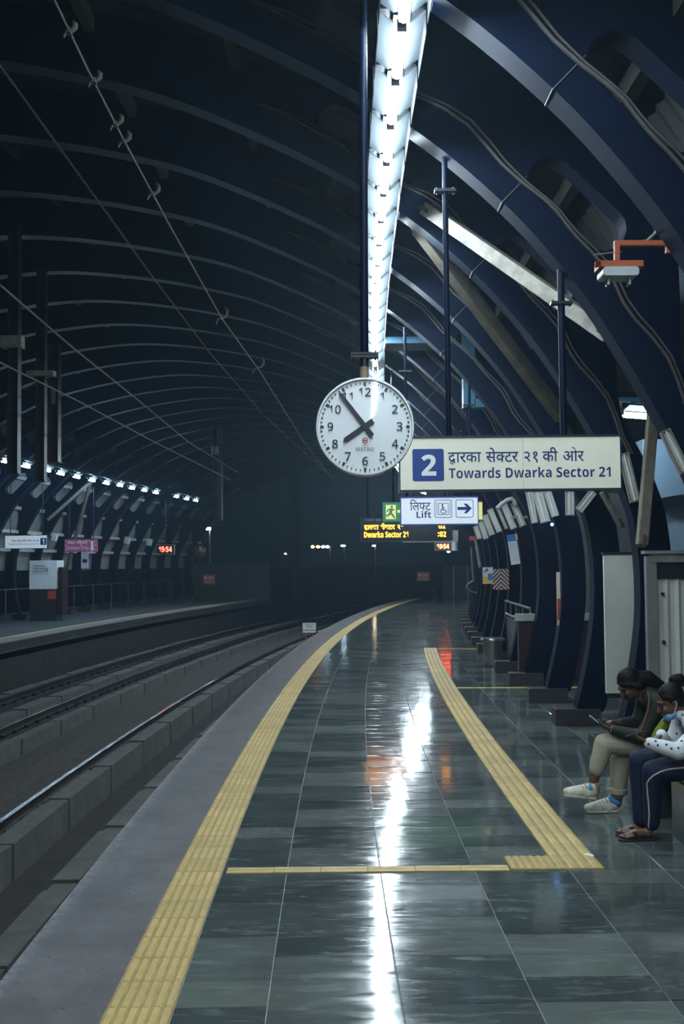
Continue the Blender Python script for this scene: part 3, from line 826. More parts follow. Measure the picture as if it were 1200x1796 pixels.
m.prism([g(813, 884), g(818.5, 884), g(827, 892.5), g(818.5, 901), g(813, 901), g(820, 892.5)], y-.0022, y); m.build('arrow_symbol', 'sign_navy', fc)
for pxx in (714, 826):
    x = f(pxx, 0)[0]; m = MB(); m.cyl((x, 0, h/2), (x, 0, 5.35-c.z if pxx < 800 else 4.6-c.z), .022, n=10); po = m.build('hanger_pole', 'rib_blue', t, smooth=True)
    m = MB(); m.bx(x-.09, x+.09, -.04, .04, 5.0-c.z-.3, 5.0-c.z-.28) if pxx < 800 else m.bx(x-.09, x+.09, -.04, .04, 4.2-c.z, 4.22-c.z); m.build('flange', 'dark_metal', po)
# -- exit sign
S = 19.7
t, w, h, f, c = hang_sign('exit_sign', 'green emergency exit sign with running figure, partly behind the Lift sign', 'sign', 671, 846, 880.5, 914, S)
fc, y = signbox(t, w, h, .1, 'exit_green', 'sign_frame', .006)
x0, x1, z0, z1 = B(f, 677, 694.5, 885, 910); m = MB(); m.prism([(x0, z0), (x1, z0), (x1, z1), (x0, z1)], y-.004, y+.002); pn = m.build('pictogram_panel', 'exit_yellow', fc)
m = MB()
for p, q, ww in (((687, 892), (685, 899), .05), ((685, 899), (689, 903), .035), ((689, 903), (692, 908), .03), ((685, 899), (682, 903), .035), ((682, 903), (677.5, 904), .03), ((687, 892), (681.5, 893), .025), ((681.5, 893), (679, 897), .022), ((687, 892), (692, 894), .025)):
    bar(m, f(*p), f(*q), ww, y-.007, y-.004)
disc(m, f(687.5, 888.5), .022, y-.007, y-.004, 12); m.build('running_figure', 'exit_green', pn)
m = MB(); x0, x1, z0, z1 = B(f, 697, 702, 894, 899); m.prism([(x0, z0), (x1, z0), (x1, z1), (x0, z1)], y-.004, y+.002); m.build('arrow_mark', 'exit_yellow', fc)
m = MB(); x0, x1, z0, z1 = B(f, 839, 846, 882, 912); m.prism([(x0, z0), (x1, z0), (x1, z1), (x0, z1)], y-.004, y+.002); m.build('end_panel', 'exit_yellow', fc)
for pxx in (690, 800):
    x = f(pxx, 0)[0]; m = MB(); m.cyl((x, 0, h/2), (x, 0, 5.5-c.z-(0 if pxx < 750 else .3)), .02, n=8); m.build('hanger_pole', 'rib_blue', t, smooth=True)
# -- LED train board
S = 24.5
t, w, h, f, c = hang_sign('train_indicator', 'black LED train board showing Dwarka Sector 21 in orange letters', 'display board', 632, 792, 909, 949, S, .2)
fc, y = signbox(t, w, h, .2, 'led_black', 'sign_frame', .02)
hin2 = layout(['द', ('sub', 'व', .10, -.16), 'ारका', ' ', 'से', ('half', 'क', .74), 'टर', ' ', '२१'], .03)
letters('hindi_lettering', hin2, B(f, 639, 708, 917.5, 930), y, 'led_orange', fc)
letters('english_lettering', T('Dwarka Sector 21', True, .01), B(f, 639, 716, 932, 942.5), y, 'led_orange', fc)
letters('minutes_lettering', raw_text(':', .03), B(f, 767.5, 770, 934, 942), y, 'led_orange', fc)
letters('minutes_lettering', T('02', True, .01), B(f, 771, 782, 933, 942.5), y, 'led_orange', fc)
letters('minutes_lettering', T('02', True, .01), B(f, 769, 781, 919, 928), y, 'led_orange', fc)
hin3 = layout(['ग', 'न', ('half', 'त', .7), 'व', ('half', 'य', .7), ' ', 'स्थ'], .0)
letters('heading_lettering', hin3, B(f, 640, 669, 910.5, 914.5), y, 'logo_grey', fc)
m = MB(); x0, x1, z0, z1 = B(f, 793, 803, 931, 949); m.bx(x0, x1, -.06, .06, z0, z1); m.build('control_box', 'box_grey', t)
for pxx in (645, 780):
    x = f(pxx, 0)[0]; m = MB(); m.cyl((x, 0, h/2), (x, 0, 5.4-c.z if pxx < 700 else 4.9-c.z), .022, n=8); m.build('hanger_pole', 'rib_blue', t, smooth=True)
S = 30
a, b = at(706, 949.5, S), at(803, 949.5, S)
m = MB(); m.box(((b-a)/2)*0, (b.x-a.x, .1, .05)); o = m.build('cable_tray', 'box_grey'); o.location = (a+b)/2; tag(o, 'thin pale tray hanging right below the LED train board', 'tray')
m = MB(); m.cyl((.5, 0, 0), (.5, 0, 2.2), .015, n=6); m.cyl((-.5, 0, 0), (-.5, 0, 2.4), .015, n=6); m.build('hanger_rod', 'dark_metal', o)
# -- red digital clocks
def red_clock(x0, x1, y0, y1, S, label, mat, back):
    t, w, h, f, c = hang_sign('digital_clock', label, 'digital clock', x0, x1, y0, y1, S, .15)
    fc, y = signbox(t, w, h, .15, back, 'box_grey', .02)
    letters('digits', T('19', True, .01), (-w*.36, -w*.04, -h*.30, h*.30), y, mat, fc)
    letters('digits', T('54', True, .01), (w*.04, w*.38, -h*.30, h*.30), y, mat, fc)
    m = MB()
    for dz in (-.12, .1): m.bx(-.012, .012, y-.002, y, h*dz-.012, h*dz+.012)
    m.build('colon', mat, fc)
    m = MB(); m.cyl((0, 0, h/2), (0, 0, 2.4), .02, n=8); m.build('hanger_pole', 'dark_metal', t)
    return t
red_clock(762.5, 791.5, 951.5, 965, 50, 'red digital clock reading 19:54 above the far end of the near platform', 'led_redyel', 'maroon')
red_clock(274, 307, 955.5, 971.5, 52, 'red digital clock reading 19:54 over the far platform', 'led_red', 'led_black')
o = MB().lathe([(.02, .35), (.10, .3), (.15, .1), (.13, -.1), (.16, -.2)], n=14).build('hanging_speaker', 'device_white', smooth=True); o.location = at(798, 958, 49); o['label'] = 'small white bell-shaped speaker beside the far red clock'; o['category'] = 'speaker'
MB().cyl((0, 0, .3), (0, 0, 2.3), .015, n=6).build('hanger_rod', 'dark_metal', o)

# ================================================================== RIGHT SIDE: BRACES, BOXES, LOBBY
def brace(name, label, p0, p1, w, h, mat):
    o = MB().beam(p0, p1, w, h).build(name, mat, bevel=.008)
    # end plates
    d = (p1-p0).normalized()
    m = MB(); m.beam(p0-d*.02, p0+d*.10, w*1.5, h*.25); m.beam(p1-d*.10, p1+d*.02, w*1.5, h*.25); m.build('end_plate', 'purlin_grey', o)
    return tag(o, label, 'brace')
brace('roof_brace', 'rough cream steel brace slanting across the roof arches at upper right', at(748, 366, 10.8), at(1072, 590, 9.22), .13, .13, 'brace_cream')
brace('roof_brace', 'brownish steel brace running below the cream one down to the big sign', at(734, 398, 11.3), at(985, 732, 13.0), .12, .16, 'brace_brown')
brace('roof_brace', 'tall tan channel strut leaning beside the corrugated enclosure', at(1146, 722, 10.5), at(1126, 956, 10.5), .11, .10, 'brace_brown')
brace('roof_brace', 'short pale brace tapering below the right end of the big sign', at(1057, 862, 12.9), at(1090, 922, 13.0), .06, .08, 'brace_cream')
brace('roof_brace', 'faint brown strut crossing the upper left roof near the top edge', at(250, 5, 11.6), at(620, 285, 16.0), .16, .12, 'brace_brown')
brace('roof_brace', 'faint brown strut in the dark roof at the left edge', at(0, 128, 14.0), at(190, 205, 16.5), .14, .12, 'brace_brown')
brace('roof_brace', 'faint strut between arches in the middle of the dark roof', at(240, 228, 16.5), at(600, 290, 18.0), .10, .10, 'brace_brown')

def ubox(cx, cy, S, wpx, hpx, tilt, label, yaw=0, style=0, d=.13):
    k = S/F_PX; w, h = wpx*k*.82, hpx*k
    t = thing('utility_box', label, 'metal box', at(cx, cy, S), 0)  # plain metal utility box, gives no light
    t.rotation_euler = Matrix.Rotation(math.radians(yaw), 3, 'Z').to_4x4().to_euler()
    t.rotation_euler = (Matrix.Rotation(math.radians(yaw), 4, 'Z') @ Matrix.Rotation(math.radians(tilt), 4, 'Y')).to_euler()
    th = .014
    m = MB(); m.bx(-w/2, w/2, d/2-th, d/2, -h/2, h/2)                     # back
    m.bx(-w/2, -w/2+th, -d/2, d/2-th, -h/2, h/2); m.bx(w/2-th, w/2, -d/2, d/2-th, -h/2, h/2)
    m.bx(-w/2+th, w/2-th, -d/2, d/2-th, h/2-th, h/2); m.bx(-w/2+th, w/2-th, -d/2, d/2-th, -h/2, -h/2+th)
    m.build('casing', 'box_grey' if style == 0 else 'brace_brown', t)  # grey casing puts the shading of the box sides into the colour
    m = MB(); m.bx(-w/2+th, w/2-th, -d/2+.02, -d/2+.03, -h/2+th, h/2-th); m.build('cover', 'panel_white' if style == 0 else 'box_grey', t)
    m = MB(); m.bx(-w*.06, w*.06, -d/2+.0, -d/2+.02, -h/2+th, h/2-th); m.build('centre_strip', 'box_white', t)
    m = MB(); m.bx(-.03, .03, d/2, d/2+.12, -.05, .05); m.build('mounting_arm', 'dark_metal', t)
    return t
side = [
    (1184, 792, 8.6, 22, 82, 24, 'pale box with open frame cut by the right edge, beside the tan strut', 1),
    (1104, 838, 10.75, 22, 88, 12, 'open brown framed box right of the big sign', 1),
    (1028, 879, 12.85, 17, 42, -38, 'white box slanting down right just below the right half of the big sign', 0),
    (999.5, 882, 12.9, 19, 44, 0, 'upright white box below the big sign, alone between slanted ones', 0),
    (967, 883, 14.95, 17, 48, 17, 'rightmost of three white leaning boxes below the big sign', 0),
    (950, 889, 15.0, 22, 56, 14, 'middle of three white leaning boxes below the big sign', 0),
    (933, 889, 15.05, 15, 58, 10, 'leftmost of three white leaning boxes below the big sign', 0),
    (909, 902, 17.1, 16, 46, 22, 'grey box under the curved bracket, right of the folded group', 1),
    (893, 906, 17.2, 15, 46, 22, 'bright-edged leaning box under the left end of the curved bracket', 0),
    (881, 909, 19.3, 9, 42, 22, 'thin dark leaning box in the middle of the receding group', 1),
    (868, 913, 19.3, 13, 44, 22, 'whitest leaning box in the receding group right of the Lift sign', 0),
    (857, 921, 21.4, 14, 38, 20, 'third leaning box from the Lift sign in the receding group', 0),
    (848, 930, 23.5, 12, 32, 18, 'second leaning box from the Lift sign in the receding group', 0),
    (838, 934, 25.6, 11, 24, 18, 'smallest leaning box nearest the Lift sign', 0)]
for cx, cy, S, w, h, ti, lab, st in side: ubox(cx, cy, S, w, h, -ti, lab, -12, st)
m = MB(); pts = [at(x, y, 17.0) for x, y in ((872, 892), (880, 884), (890, 877), (898, 875), (902, 879), (904, 886))]
m.tube(pts, .035, 8); o = m.build('curved_bracket', 'box_grey', smooth=True); tag(o, 'curved grey bracket arching over the leaning boxes', 'bracket')
m = MB(); m.beam(at(896, 907, 17.0), at(924, 907, 17.2), .05, .04); tag(m.build('bracket_arm', 'box_grey'), 'short grey arm sticking out right from the leaning boxes', 'bracket')

# orange bracket with antenna
S = 6.97
A = lambda x, y, dy=0: at(x, y, S+dy)
t = thing('antenna_bracket', 'orange steel bracket carrying a white two-pronged antenna box', 'antenna', A(1085, 470))
o0 = A(1085, 470)
def rel(x, y, dy=0): return A(x, y, dy)-o0
m = MB(); m.beam(rel(1077, 427), rel(1178, 427), .035, .035); m.beam(rel(1082, 424), rel(1082, 462), .035, .035); m.build('arm', 'bracket_orange', t, bevel=.003)
m = MB(); m.beam(rel(1176, 412), rel(1176, 444), .03, .06); m.build('wall_plate', 'bracket_orange', t)
m = MB(); a, b = rel(1050, 459), rel(1127, 469); m.bx(a.x, b.x, -.03, .12, b.z, a.z); m.add([(a.x-.05, -.10, b.z-.03), (a.x, -.03, b.z), (a.x, -.03, a.z), (a.x-.05, -.10, a.z-.03), (a.x-.045, -.105, b.z-.03), (a.x+.008, -.03, b.z), (a.x+.008, -.03, a.z), (a.x-.045, -.105, a.z-.03)], [(0,1,2,3),(4,5,6,7),(0,1,5,4),(1,2,6,5),(2,3,7,6),(3,0,4,7)]); m.build('carrier_plate', 'bracket_orange', t)
m = MB(); a, b = rel(1055, 471), rel(1118, 486); m.prism(rrect(a.x, b.x, b.z, a.z, .02), -.05, .12); bd = m.build('antenna_box', 'device_white', t)
for x in (1068, 1105):
    MB().cyl(rel(x, 484), rel(x, 499), .009, n=8).build('prong', 'device_white', bd); MB().cyl(rel(x-4, 484, .06), rel(x-4, 503, .06), .008, n=8).build('prong', 'device_white', bd)
m = MB(); m.cyl(rel(1043, 447), rel(1091, 441), .005, n=6); m.build('rod', 'conduit_grey', t)
m = MB(); m.tube([rel(x, y) for x, y in ((1080, 424), (1110, 426), (1135, 423), (1151, 408), (1159, 380), (1158, 350), (1152, 310), (1145, 275), (1138, 250), (1132, 243))], .012, 8); m.build('conduit', 'conduit_grey', t, smooth=True)

# blue painted frame behind the arches
S = 16.6
m = MB()
for x0, x1, y0, y1 in ((812, 831, 560, 716), (831, 1150, 698, 716)):
    a, b = at(x0, y1, S), at(x1, y0, S); m.bx(a.x, b.x, S-.1, S+.1, a.z, b.z)
BF = o = m.build('blue_frame', 'pale_blue', bevel=.004); tag(o, 'pale blue L-shaped steel frame behind the arches above the big sign', 'frame')
m = MB(); a, b = at(676, 602, 16.4), at(766, 590, 16.4); m.bx(a.x, b.x, 16.4, 17.0, a.z, b.z); tag(m.build('blue_beam', 'pale_blue'), 'pale blue beam under the roof beside the row of lights', 'beam')
m = MB(); a = at(819, 716, 16.6); m.cyl(a, a-Vector((0, 0, 1.1)), .018, n=8); m.box(a-Vector((0, 0, .35)), (.2, .05, .03)); m.build('hanger_rod', 'rib_blue', BF)

# lift lobby on the right
o = thing('lift_shaft', 'pale blue-white lift shaft with wide head, behind the arches at right edge', 'lift shaft', (0, 0, 0))
a, b = at(1150, 960, 15.2), at(1192, 870, 15.2); m = MB(); m.bx(a.x, b.x+.35, 15.2, 16.0, 0, b.z); m.build('shaft', 'shaft_white', o)
a, b = at(1130, 876, 14.9), at(1186, 770, 14.9); m = MB()
m.prism([(a.x+.12, a.z), (b.x+.4, a.z+.12), (b.x+.4, b.z), (a.x, b.z), (a.x-.02, a.z+.45)], 14.9, 16.2); m.build('shaft_head', 'shaft_white', o)
fx = fixture(0, 14, 0, 'tube light glowing behind the arches near the right edge', None, bare=True); MB().cyl((0, 0, .1), (0, 0, 1.1), .012, n=6).build('hanger_rod', 'dark_metal', fx); fx.location = at(1124, 722, 14.0); fx.rotation_euler = (0, math.radians(10), math.radians(-62))
struct(MB().bx(2.9, 6.8, 9.5, 19, 4.95, 5.05).build('ceiling_lobby', 'roof_sheet'), 'dark soffit of the side lobby', 'ceiling')
struct(MB().bx(6.3, 6.45, 5, 40, 0, 5).build('wall_right', 'far_wall'), 'dark wall behind the lobby on the right', 'wall')

# corrugated enclosure
S = 10.2
p = at(1131, 966, S); X0 = p.x; Z1 = p.z
t = thing('corrugated_enclosure', 'white corrugated sheet enclosure with grey frame behind the seated women', 'enclosure', (X0, S, 0))
m = MB(); m.bx(0, .10, -.04, .04, 0, Z1-.05); m.build('corner_post', 'frame_steel', t, bevel=.004)
m = MB(); m.bx(-.02, 1.7, -.08, .06, Z1-.03, Z1); m.bx(.05, 1.7, -.05, .04, Z1-.11, Z1-.03); m.build('top_rail', 'frame_steel', t)
m = MB(); m.bx(.1, 1.7, -.02, .04, Z1-.26, Z1-.11); m.build('dark_header', 'dark_metal', t)
m = MB(); n = 30; vs = []; x = .10
while x < 1.7:
    for dx, dy in ((0, 0), (.03, .025), (.07, .025), (.10, 0)): vs.append((x+dx, -.005+dy))
    x += .105
m.add([(a, b, 0) for a, b in vs]+[(a, b, Z1-.24) for a, b in vs], [(i, i+1, i+1+len(vs), i+len(vs)) for i in range(len(vs)-1)]); m.build('corrugated_sheet', 'panel_white', t, fix=False)
for zz in (.32, .75, 1.2, 1.65): MB().cyl((.16, -.02, zz), (.16, .02, zz), .014, n=8).build('fixing_bolt', 'dark_metal', t)
# white panel
S = 12.4
a, b = at(1063, 1216, S), at(1102, 968, S)
t = thing('white_panel', 'tall plain white panel raised off the floor between two arches behind the woman in green', 'panel', ((a.x+b.x)/2+.1, S, 0))
w = b.x-a.x+.2
m = MB(); m.bx(-w/2, w/2, -.03, .03, a.z, b.z-.03); m.build('board', 'panel_white', t, bevel=.005)
m = MB(); m.bx(-w/2-.01, w/2+.01, -.04, .04, b.z-.03, b.z); m.build('top_cap', 'dark_metal', t)
m = MB(); m.bx(-w/2+.02, w/2-.02, -.02, .02, a.z-.05, a.z); m.bx(w/2-.08, w/2-.02, .0, .03, 0, a.z); m.build('foot', 'dark_metal', t)

# stair parapet, railing, bin
S = 17.6
t = thing('stair_parapet', 'dark maroon stair parapet with grey coping between the arches', 'parapet', (0, 0, 0))
a, b = at(911, 1170, S), at(1040, 1076, S)
m = MB(); m.bx(a.x, b.x+.4, S, S+.15, 0, b.z-.11); m.build('wall_panel', 'maroon', t)
m = MB(); m.bx(a.x-.03, a.x+.27, S-.03, S+.2, b.z-.11, b.z); m.bx(b.x-.2, b.x+.4, S-.03, S+.2, b.z-.11, b.z); m.bx(a.x+.27, b.x-.2, S, S+.2, b.z-.10, b.z-.02); m.build('coping', 'box_grey', t)
t = thing('steel_railing', 'stainless steel railing of three framed squares beside the arches', 'railing', (0, 0, 0))
zt = 1.20; pts = [P(2.93, 18.05+i*.95, 0) for i in range(5)]
m = MB()
for i in range(5): MB().cyl(pts[i], pts[i]+Vector((0, 0, zt)), .02, n=8).build('post', 'steel', t, smooth=True)
for z in (zt, .95): MB().tube([q+Vector((0, 0, z)) for q in pts], .022, 8).build('rail', 'steel', t, smooth=True)
for i in range(4):
    m = MB()
    q0, q1 = pts[i]+(pts[i+1]-pts[i])*.06, pts[i]+(pts[i+1]-pts[i])*.94
    m.beam(q0+Vector((0, 0, .5)), q1+Vector((0, 0, .5)), .012, .8)
    m.build('infill_panel', 'steel_dark', t)
bc = atz(865, 1168, 0)
t = thing('litter_bin', 'round stainless steel litter bin with wide rim beside the far arch bases', 'bin', (bc.x, bc.y, 0))
MB().lathe([(.17, 0), (.185, .01), (.185, .46), (.17, .47)], n=24).build('body', 'steel', t, smooth=True)
MB().lathe([(.17, .45), (.235, .47), (.24, .50), (.225, .53), (.15, .54), (.14, .50)], n=24).build('rim', 'steel', t, smooth=True)
MB().lathe([(.14, .48), (.14, .535), (.001, .55)], n=20).build('lid', 'steel_dark', t, smooth=True)

# notices on the arches
def board(name, label, cat, x0, x1, y0, y1, S, mat, tilt=0):
    k = S/F_PX; w, h = (x1-x0)*k, (y1-y0)*k
    t = thing(name, label, cat, at((x0+x1)/2, (y0+y1)/2, S), TH(S)); t.rotation_euler[1] = math.radians(tilt)
    m = MB(); m.bx(-w/2, w/2, 0, .02, -h/2, h/2); o = m.build('backing', mat, t)
    return t, o, w, h
t, o, w, h = board('chevron_board', 'square board with dark and pale chevron stripes on an arch', 'board', 865, 893, 998, 1034, 21.45, 'chevron_dark')
m = MB(); n = 5
for k in range(-2, n):
    for sg in (-1, 1):
        z0 = -h/2+(k)*h/n*1.0; dz = w/2*1.05; tt = h/n*.5
        poly = [(0, z0+dz), (sg*w/2, z0), (sg*w/2, z0+tt), (0, z0+dz+tt)]
        zmin, zmax = -h/2, h/2
        # clip polygon to the board
        def clip(poly, keep, cut):
            out = []
            for i in range(len(poly)):
                p, q = poly[i], poly[(i+1) % len(poly)]
                if keep(p): out.append(p)
                if keep(p) != keep(q):
                    r = (cut-p[1])/(q[1]-p[1]); out.append((p[0]+(q[0]-p[0])*r, cut))
            return out
        poly = clip(poly, lambda p: p[1] >= zmin, zmin)
        if len(poly) > 2: poly = clip(poly, lambda p: p[1] <= zmax, zmax)
        if len(poly) > 2: MB().prism(poly, -.003, 0).build('chevron_stripe', 'chevron_pale', o)
t, o, w, h = board('notice_poster', 'small colourful poster left of the chevron board', 'poster', 847, 865, 995, 1024, 21.5, 'poster_white')
m = MB(); m.bx(-w/2, w/2, -.003, 0, -h/2, -h*.05); m.build('yellow_field', 'poster_yellow', o)
m = MB(); m.bx(0, w*.46, -.005, 0, -h*.28, h*.12); m.build('blue_field', 'poster_blue', o)
m = MB(); disc(m, (-w*.1, h*.33), w*.13, -.004, 0, 12); bar(m, (-w*.3, h*.2), (-w*.05, h*.42), .03, -.004, 0); m.build('red_mark', 'board_red', o)
t, o, w, h = board('notice_sheet', 'tilted white notice sheet with blue heading on an arch', 'notice', 893, 909, 937, 990, 19.4, 'poster_white', -8)
m = MB(); m.bx(-w/2, w*.45, -.003, 0, h*.27, h/2); m.build('blue_heading', 'poster_blue', o)
m = MB(); m.bx(w*.45, w*.62, -.003, 0, h*.3, h/2); m.build('yellow_tab', 'poster_yellow', o)
m = MB()
for k in range(7): m.bx(-w*.4, w*.4, -.002, 0, h*(.18-.09*k)-.005, h*(.18-.09*k)+.003)
m.build('text_lines', 'logo_grey', o)
o = MB().box((0, 0, 0), (.05, .02, .75)).build('marker_strip', 'chevron_pale'); o.location = at(980, 1050, 15.26); tag(o, 'narrow white and orange marker strip on an arch edge', 'marker strip')
MB().box((0, -.012, -.15), (.045, .01, .3)).build('orange_band', 'bracket_orange', o)
o = MB().lathe([(.001, -.02), (.015, -.015), (.02, .0), (.012, .02)], n=10).build('indicator_lamp', 'lamp_blue', smooth=True); o.location = at(968.5, 920, 15.22); tag(o, 'tiny bright blue lamp on an arch below the white boxes', 'lamp')
m = MB(); m.tube([at(x, y, 33) for x, y in ((827, 960), (829, 1000), (831, 1018), (822, 1024), (818, 1030), (824, 1037), (838, 1040))], .03, 8); tag(m.build('bent_handrail', 'conduit_grey', smooth=True), 'thin bent handrail at the far right of the platform', 'handrail')
m = MB(); m.beam(at(834, 948, 31), at(842, 995, 31), .16, .05); tag(m.build('tan_panel', 'brace_cream'), 'narrow tan curved panel on a far arch', 'panel')
m = MB(); a = at(833, 944, 31); m.box(a, (.3, .05, .12)); tag(m.build('red_label', 'board_red'), 'tiny red label above the tan panel', 'label plate')
def red_board(x0, x1, y0, y1, S, label):
    t, o, w, h = board('warning_board', label, 'sign', x0, x1, y0, y1, S, 'board_red')
    m = MB()
    for i, (fx0, fx1) in enumerate(((-.38, -.12), (-.02, .14), (.22, .36))): m.bx(w*fx0, w*fx1, -.004, 0, h*.0, h*.32)
    for k in range(2): m.bx(-w*.4, w*.4, -.004, 0, h*(-.16-.18*k)-.02, h*(-.16-.18*k)+.02)
    m.build('pale_marks', 'chevron_pale', o)
red_board(731, 754, 1003, 1019, 62.6, 'red warning board on the far end wall of the near platform')
red_board(355, 378, 1007, 1025, 60.4, 'red warning board on the end wall of the far platform')

# ================================================================== LEFT PLATFORM THINGS
S = 39.0
t, w, h, f, c = hang_sign('destination_sign', 'white sign with blue number 1 hanging over the far platform', 'sign', 8, 85, 939, 962, S, .1)
fc, y = signbox(t, w, h, .1, 'sign_white', 'sign_frame', .015)
x0, x1, z0, z1 = B(f, 72.5, 83.5, 944, 956); m = MB(); m.prism([(x0, z0), (x1, z0), (x1, z1), (x0, z1)], y-.003, y+.002); sq = m.build('number_panel', 'sign_blue', fc)
letters('numeral', T('1', True, .02), B(f, 76, 80, 945.5, 954.5), y-.003, 'sign_white_text', sq)
letters('hindi_lettering', layout(['नोएडा', ' ', 'इलै', ('half', 'क', .74), ('half', 'ट', .9), 'रॉनिक', ' ', 'सिटी', ' ', 'की', ' ', 'ओर'], .01), B(f, 20, 70, 946, 951), y, 'sign_navy', fc)
letters('english_lettering', T('Towards Noida Electronic City', False), B(f, 14, 70, 952.5, 956.5), y, 'sign_navy', fc)
for sx in (-.6, .6): MB().cyl((sx, 0, h/2), (sx, 0, 2.2), .02, n=6).build('hanger_pole', 'dark_metal', t)
S = 43.0
t, w, h, f, c = hang_sign('women_only_sign', 'pink Women Only sign with white figure over the far platform', 'sign', 113, 172, 946, 967.5, S, .1)
fc, y = signbox(t, w, h, .1, 'board_pink', 'board_pink', .015)
letters('hindi_lettering', layout(['केवल', ' ', 'महिलाएँ'], .01), B(f, 118, 155, 947.5, 955.5), y, 'sign_white_text', fc)
letters('english_lettering', T('Women Only', False), B(f, 117, 156, 957.5, 965.5), y, 'sign_white_text', fc)
m = MB(); disc(m, f(163, 951.5), .06, y-.004, y, 12); m.prism([f(160, 963), f(166, 963), f(164.5, 954), f(161.5, 954)], y-.004, y)
bar(m, f(161.8, 962), f(161.8, 966.5), .04, y-.004, y); bar(m, f(164.2, 962), f(164.2, 966.5), .04, y-.004, y); m.build('figure_symbol', 'sign_white_text', fc)
m = MB()
for (x, yy) in ((116, 949), (115, 957), (158, 949), (169, 949), (169, 956), (157, 963), (168, 964), (116, 964), (143, 956)): disc(m, f(x, yy), .035, y-.004, y, 8)
m.build('flower_marks', 'chevron_pale', fc)
for sx in (-.5, .5): MB().cyl((sx, 0, h/2), (sx, 0, 2.3), .02, n=6).build('hanger_pole', 'dark_metal', t)
# kiosk
S = 43.5
g0 = at(75, 1080, 39.5); S = g0.y; kx = S/F_PX
t = thing('platform_kiosk', 'white cabinet with a notice on a dark base on the far platform', 'kiosk', (g0.x, S, 0), TH(S))
W2 = 50*kx/2; zm = 1.15; zt = at(75, 983, S).z
m = MB(); m.bx(-W2, W2, -.0, .7, zm, zt); cb = m.build('cabinet', 'white_enamel', t, bevel=.01)
m = MB(); m.bx(-W2*.78, W2*.42, -.012, 0, zm+.55, zt-.22); nb = m.build('notice', 'poster_white', cb)
m = MB()
for k in range(3): m.bx(-W2*.7, W2*.15, -.016, -.012, zm+.63+.1*k, zm+.665+.1*k)
disc(m, (W2*.28, zm+.7), .06, -.016, -.012, 10); m.build('notice_marks', 'logo_grey', nb)
m = MB(); m.bx(-W2+.03, W2-.03, .02, .68, 0, zm); bs = m.build('base', 'plinth_dark', t)
m = MB(); m.bx(W2*.35, W2*.95, .005, .02, zm-.36, zm-.06); m.build('red_pictogram', 'board_red', bs)
m = MB(); m.bx(W2+.05, W2+.2, .02, .6, .25, zt-.25); m.build('side_board', 'maroon', t)
# hanging poster
t, o, w, h = board('hanging_poster', 'narrow white poster hanging under the pink sign', 'poster', 142, 155, 968, 997, 44, 'poster_white')
m = MB(); m.bx(-w*.3, w*.35, -.005, 0, -.1, .04); m.build('dark_mark', 'sign_navy', o)
m = MB(); m.bx(-w*.3, w*.1, -.004, .01, -h*.62, -h/2); m.build('red_tip', 'board_red', o)
# railing of the far platform
t = thing('far_railing', 'long thin steel railing along the back of the far platform', 'railing', (0, 0, 0))
for zr in (1.15, .25): MB().tube([P(-13.9, 27.2+k*2.145, zr) for k in range(15)], .022, 6).build('rail', 'steel', t)
for k in range(15): MB().cyl(P(-13.9, 27.2+k*2.145, 0), P(-13.9, 27.2+k*2.145, 1.15), .02, n=6).build('post', 'steel_dark', t)
# lit post behind the railing (pale uprights), long strut
brace('roof_brace', 'long pale strut leaning across the arches of the far platform', at(108, 1030, 46), at(160, 842, 44), .12, .10, 'brace_brown')
brace('roof_brace', 'pale strut slanting under the lights of the far platform', at(84, 912, 42), at(158, 846, 42), .14, .10, 'brace_cream')
def lbox(x, y, S, w, h, label):
    k = S/F_PX; o = MB().box((0, 0, 0), (w*k, .15, h*k)).build('far_utility_box', 'box_white', bevel=.01); o.location = at(x, y, S); o.rotation_euler = (0, math.radians(14), TH(S)); tag(o, label, 'metal box')  # plain metal utility box of the far side, unlit
    MB().box((0, -.08, 0), (w*k*.7, .02, h*k*.7)).build('cover', 'panel_white', o)
lbox(96, 943, 41.5, 9, 12, 'pale box left of the pink sign on the far platform')
lbox(58, 940, 39.8, 9, 9, 'pale box above the white sign of the far platform')
lbox(223, 948, 50, 9, 12, 'pale box on the arches between the pink sign and the red clock')
lbox(262, 951, 54, 9, 12, 'pale box on the arches next to the red clock of the far platform')
# convex mirror, lamp post
mc = at(350, 967, 57)
t = thing('convex_mirror', 'round brown convex mirror near the end of the far platform', 'mirror', (mc.x, mc.y, 0), 0)
m = lathe_y([(.36, -.03), (.37, 0), (.34, .03), (.2, .08), (.001, .10)], 28); m.v = [(x, y, z+mc.z) for x, y, z in m.v]; m.build('mirror', 'mirror_brown', t, smooth=True)
m = MB(); m.cyl((0, .06, 0), (0, .06, mc.z+.5), .03, n=8); m.build('post', 'dark_metal', t)
m = MB(); m.cyl((-.06, 0, mc.z+.42), (-.06, 0, mc.z+.5), .04, n=8); m.cyl((.06, 0, mc.z+.42), (.06, 0, mc.z+.5), .04, n=8); m.build('cap_knob', 'box_grey', t)
def lamp_post(x, y, S, base_y, label, mat='lamp_white', pole='brace_cream', r=.12, arm=True):
    c = at(x, y, S); zb = -1.8
    t = thing('lamp_post', label, 'lamp post', (c.x, c.y, zb), 0); h = c.z-zb
    MB().cyl((.12, 0, 0), (.12, 0, h+.08), .06, .045, n=8).build('pole', pole, t)
    if arm: MB().beam((-.1, 0, h+.10), (.2, 0, h+.10), .08, .05).build('arm', pole, t)
    m = MB(); m.lathe([(.02, .07), (r, .05), (r*1.1, 0), (r*.6, -.05)], (0, 0, h), 10); m.build('lantern', mat, t, smooth=True)
lamp_post(365, 928, 66, 990, 'lit lamp post with white pole beyond the far platform', r=.17)
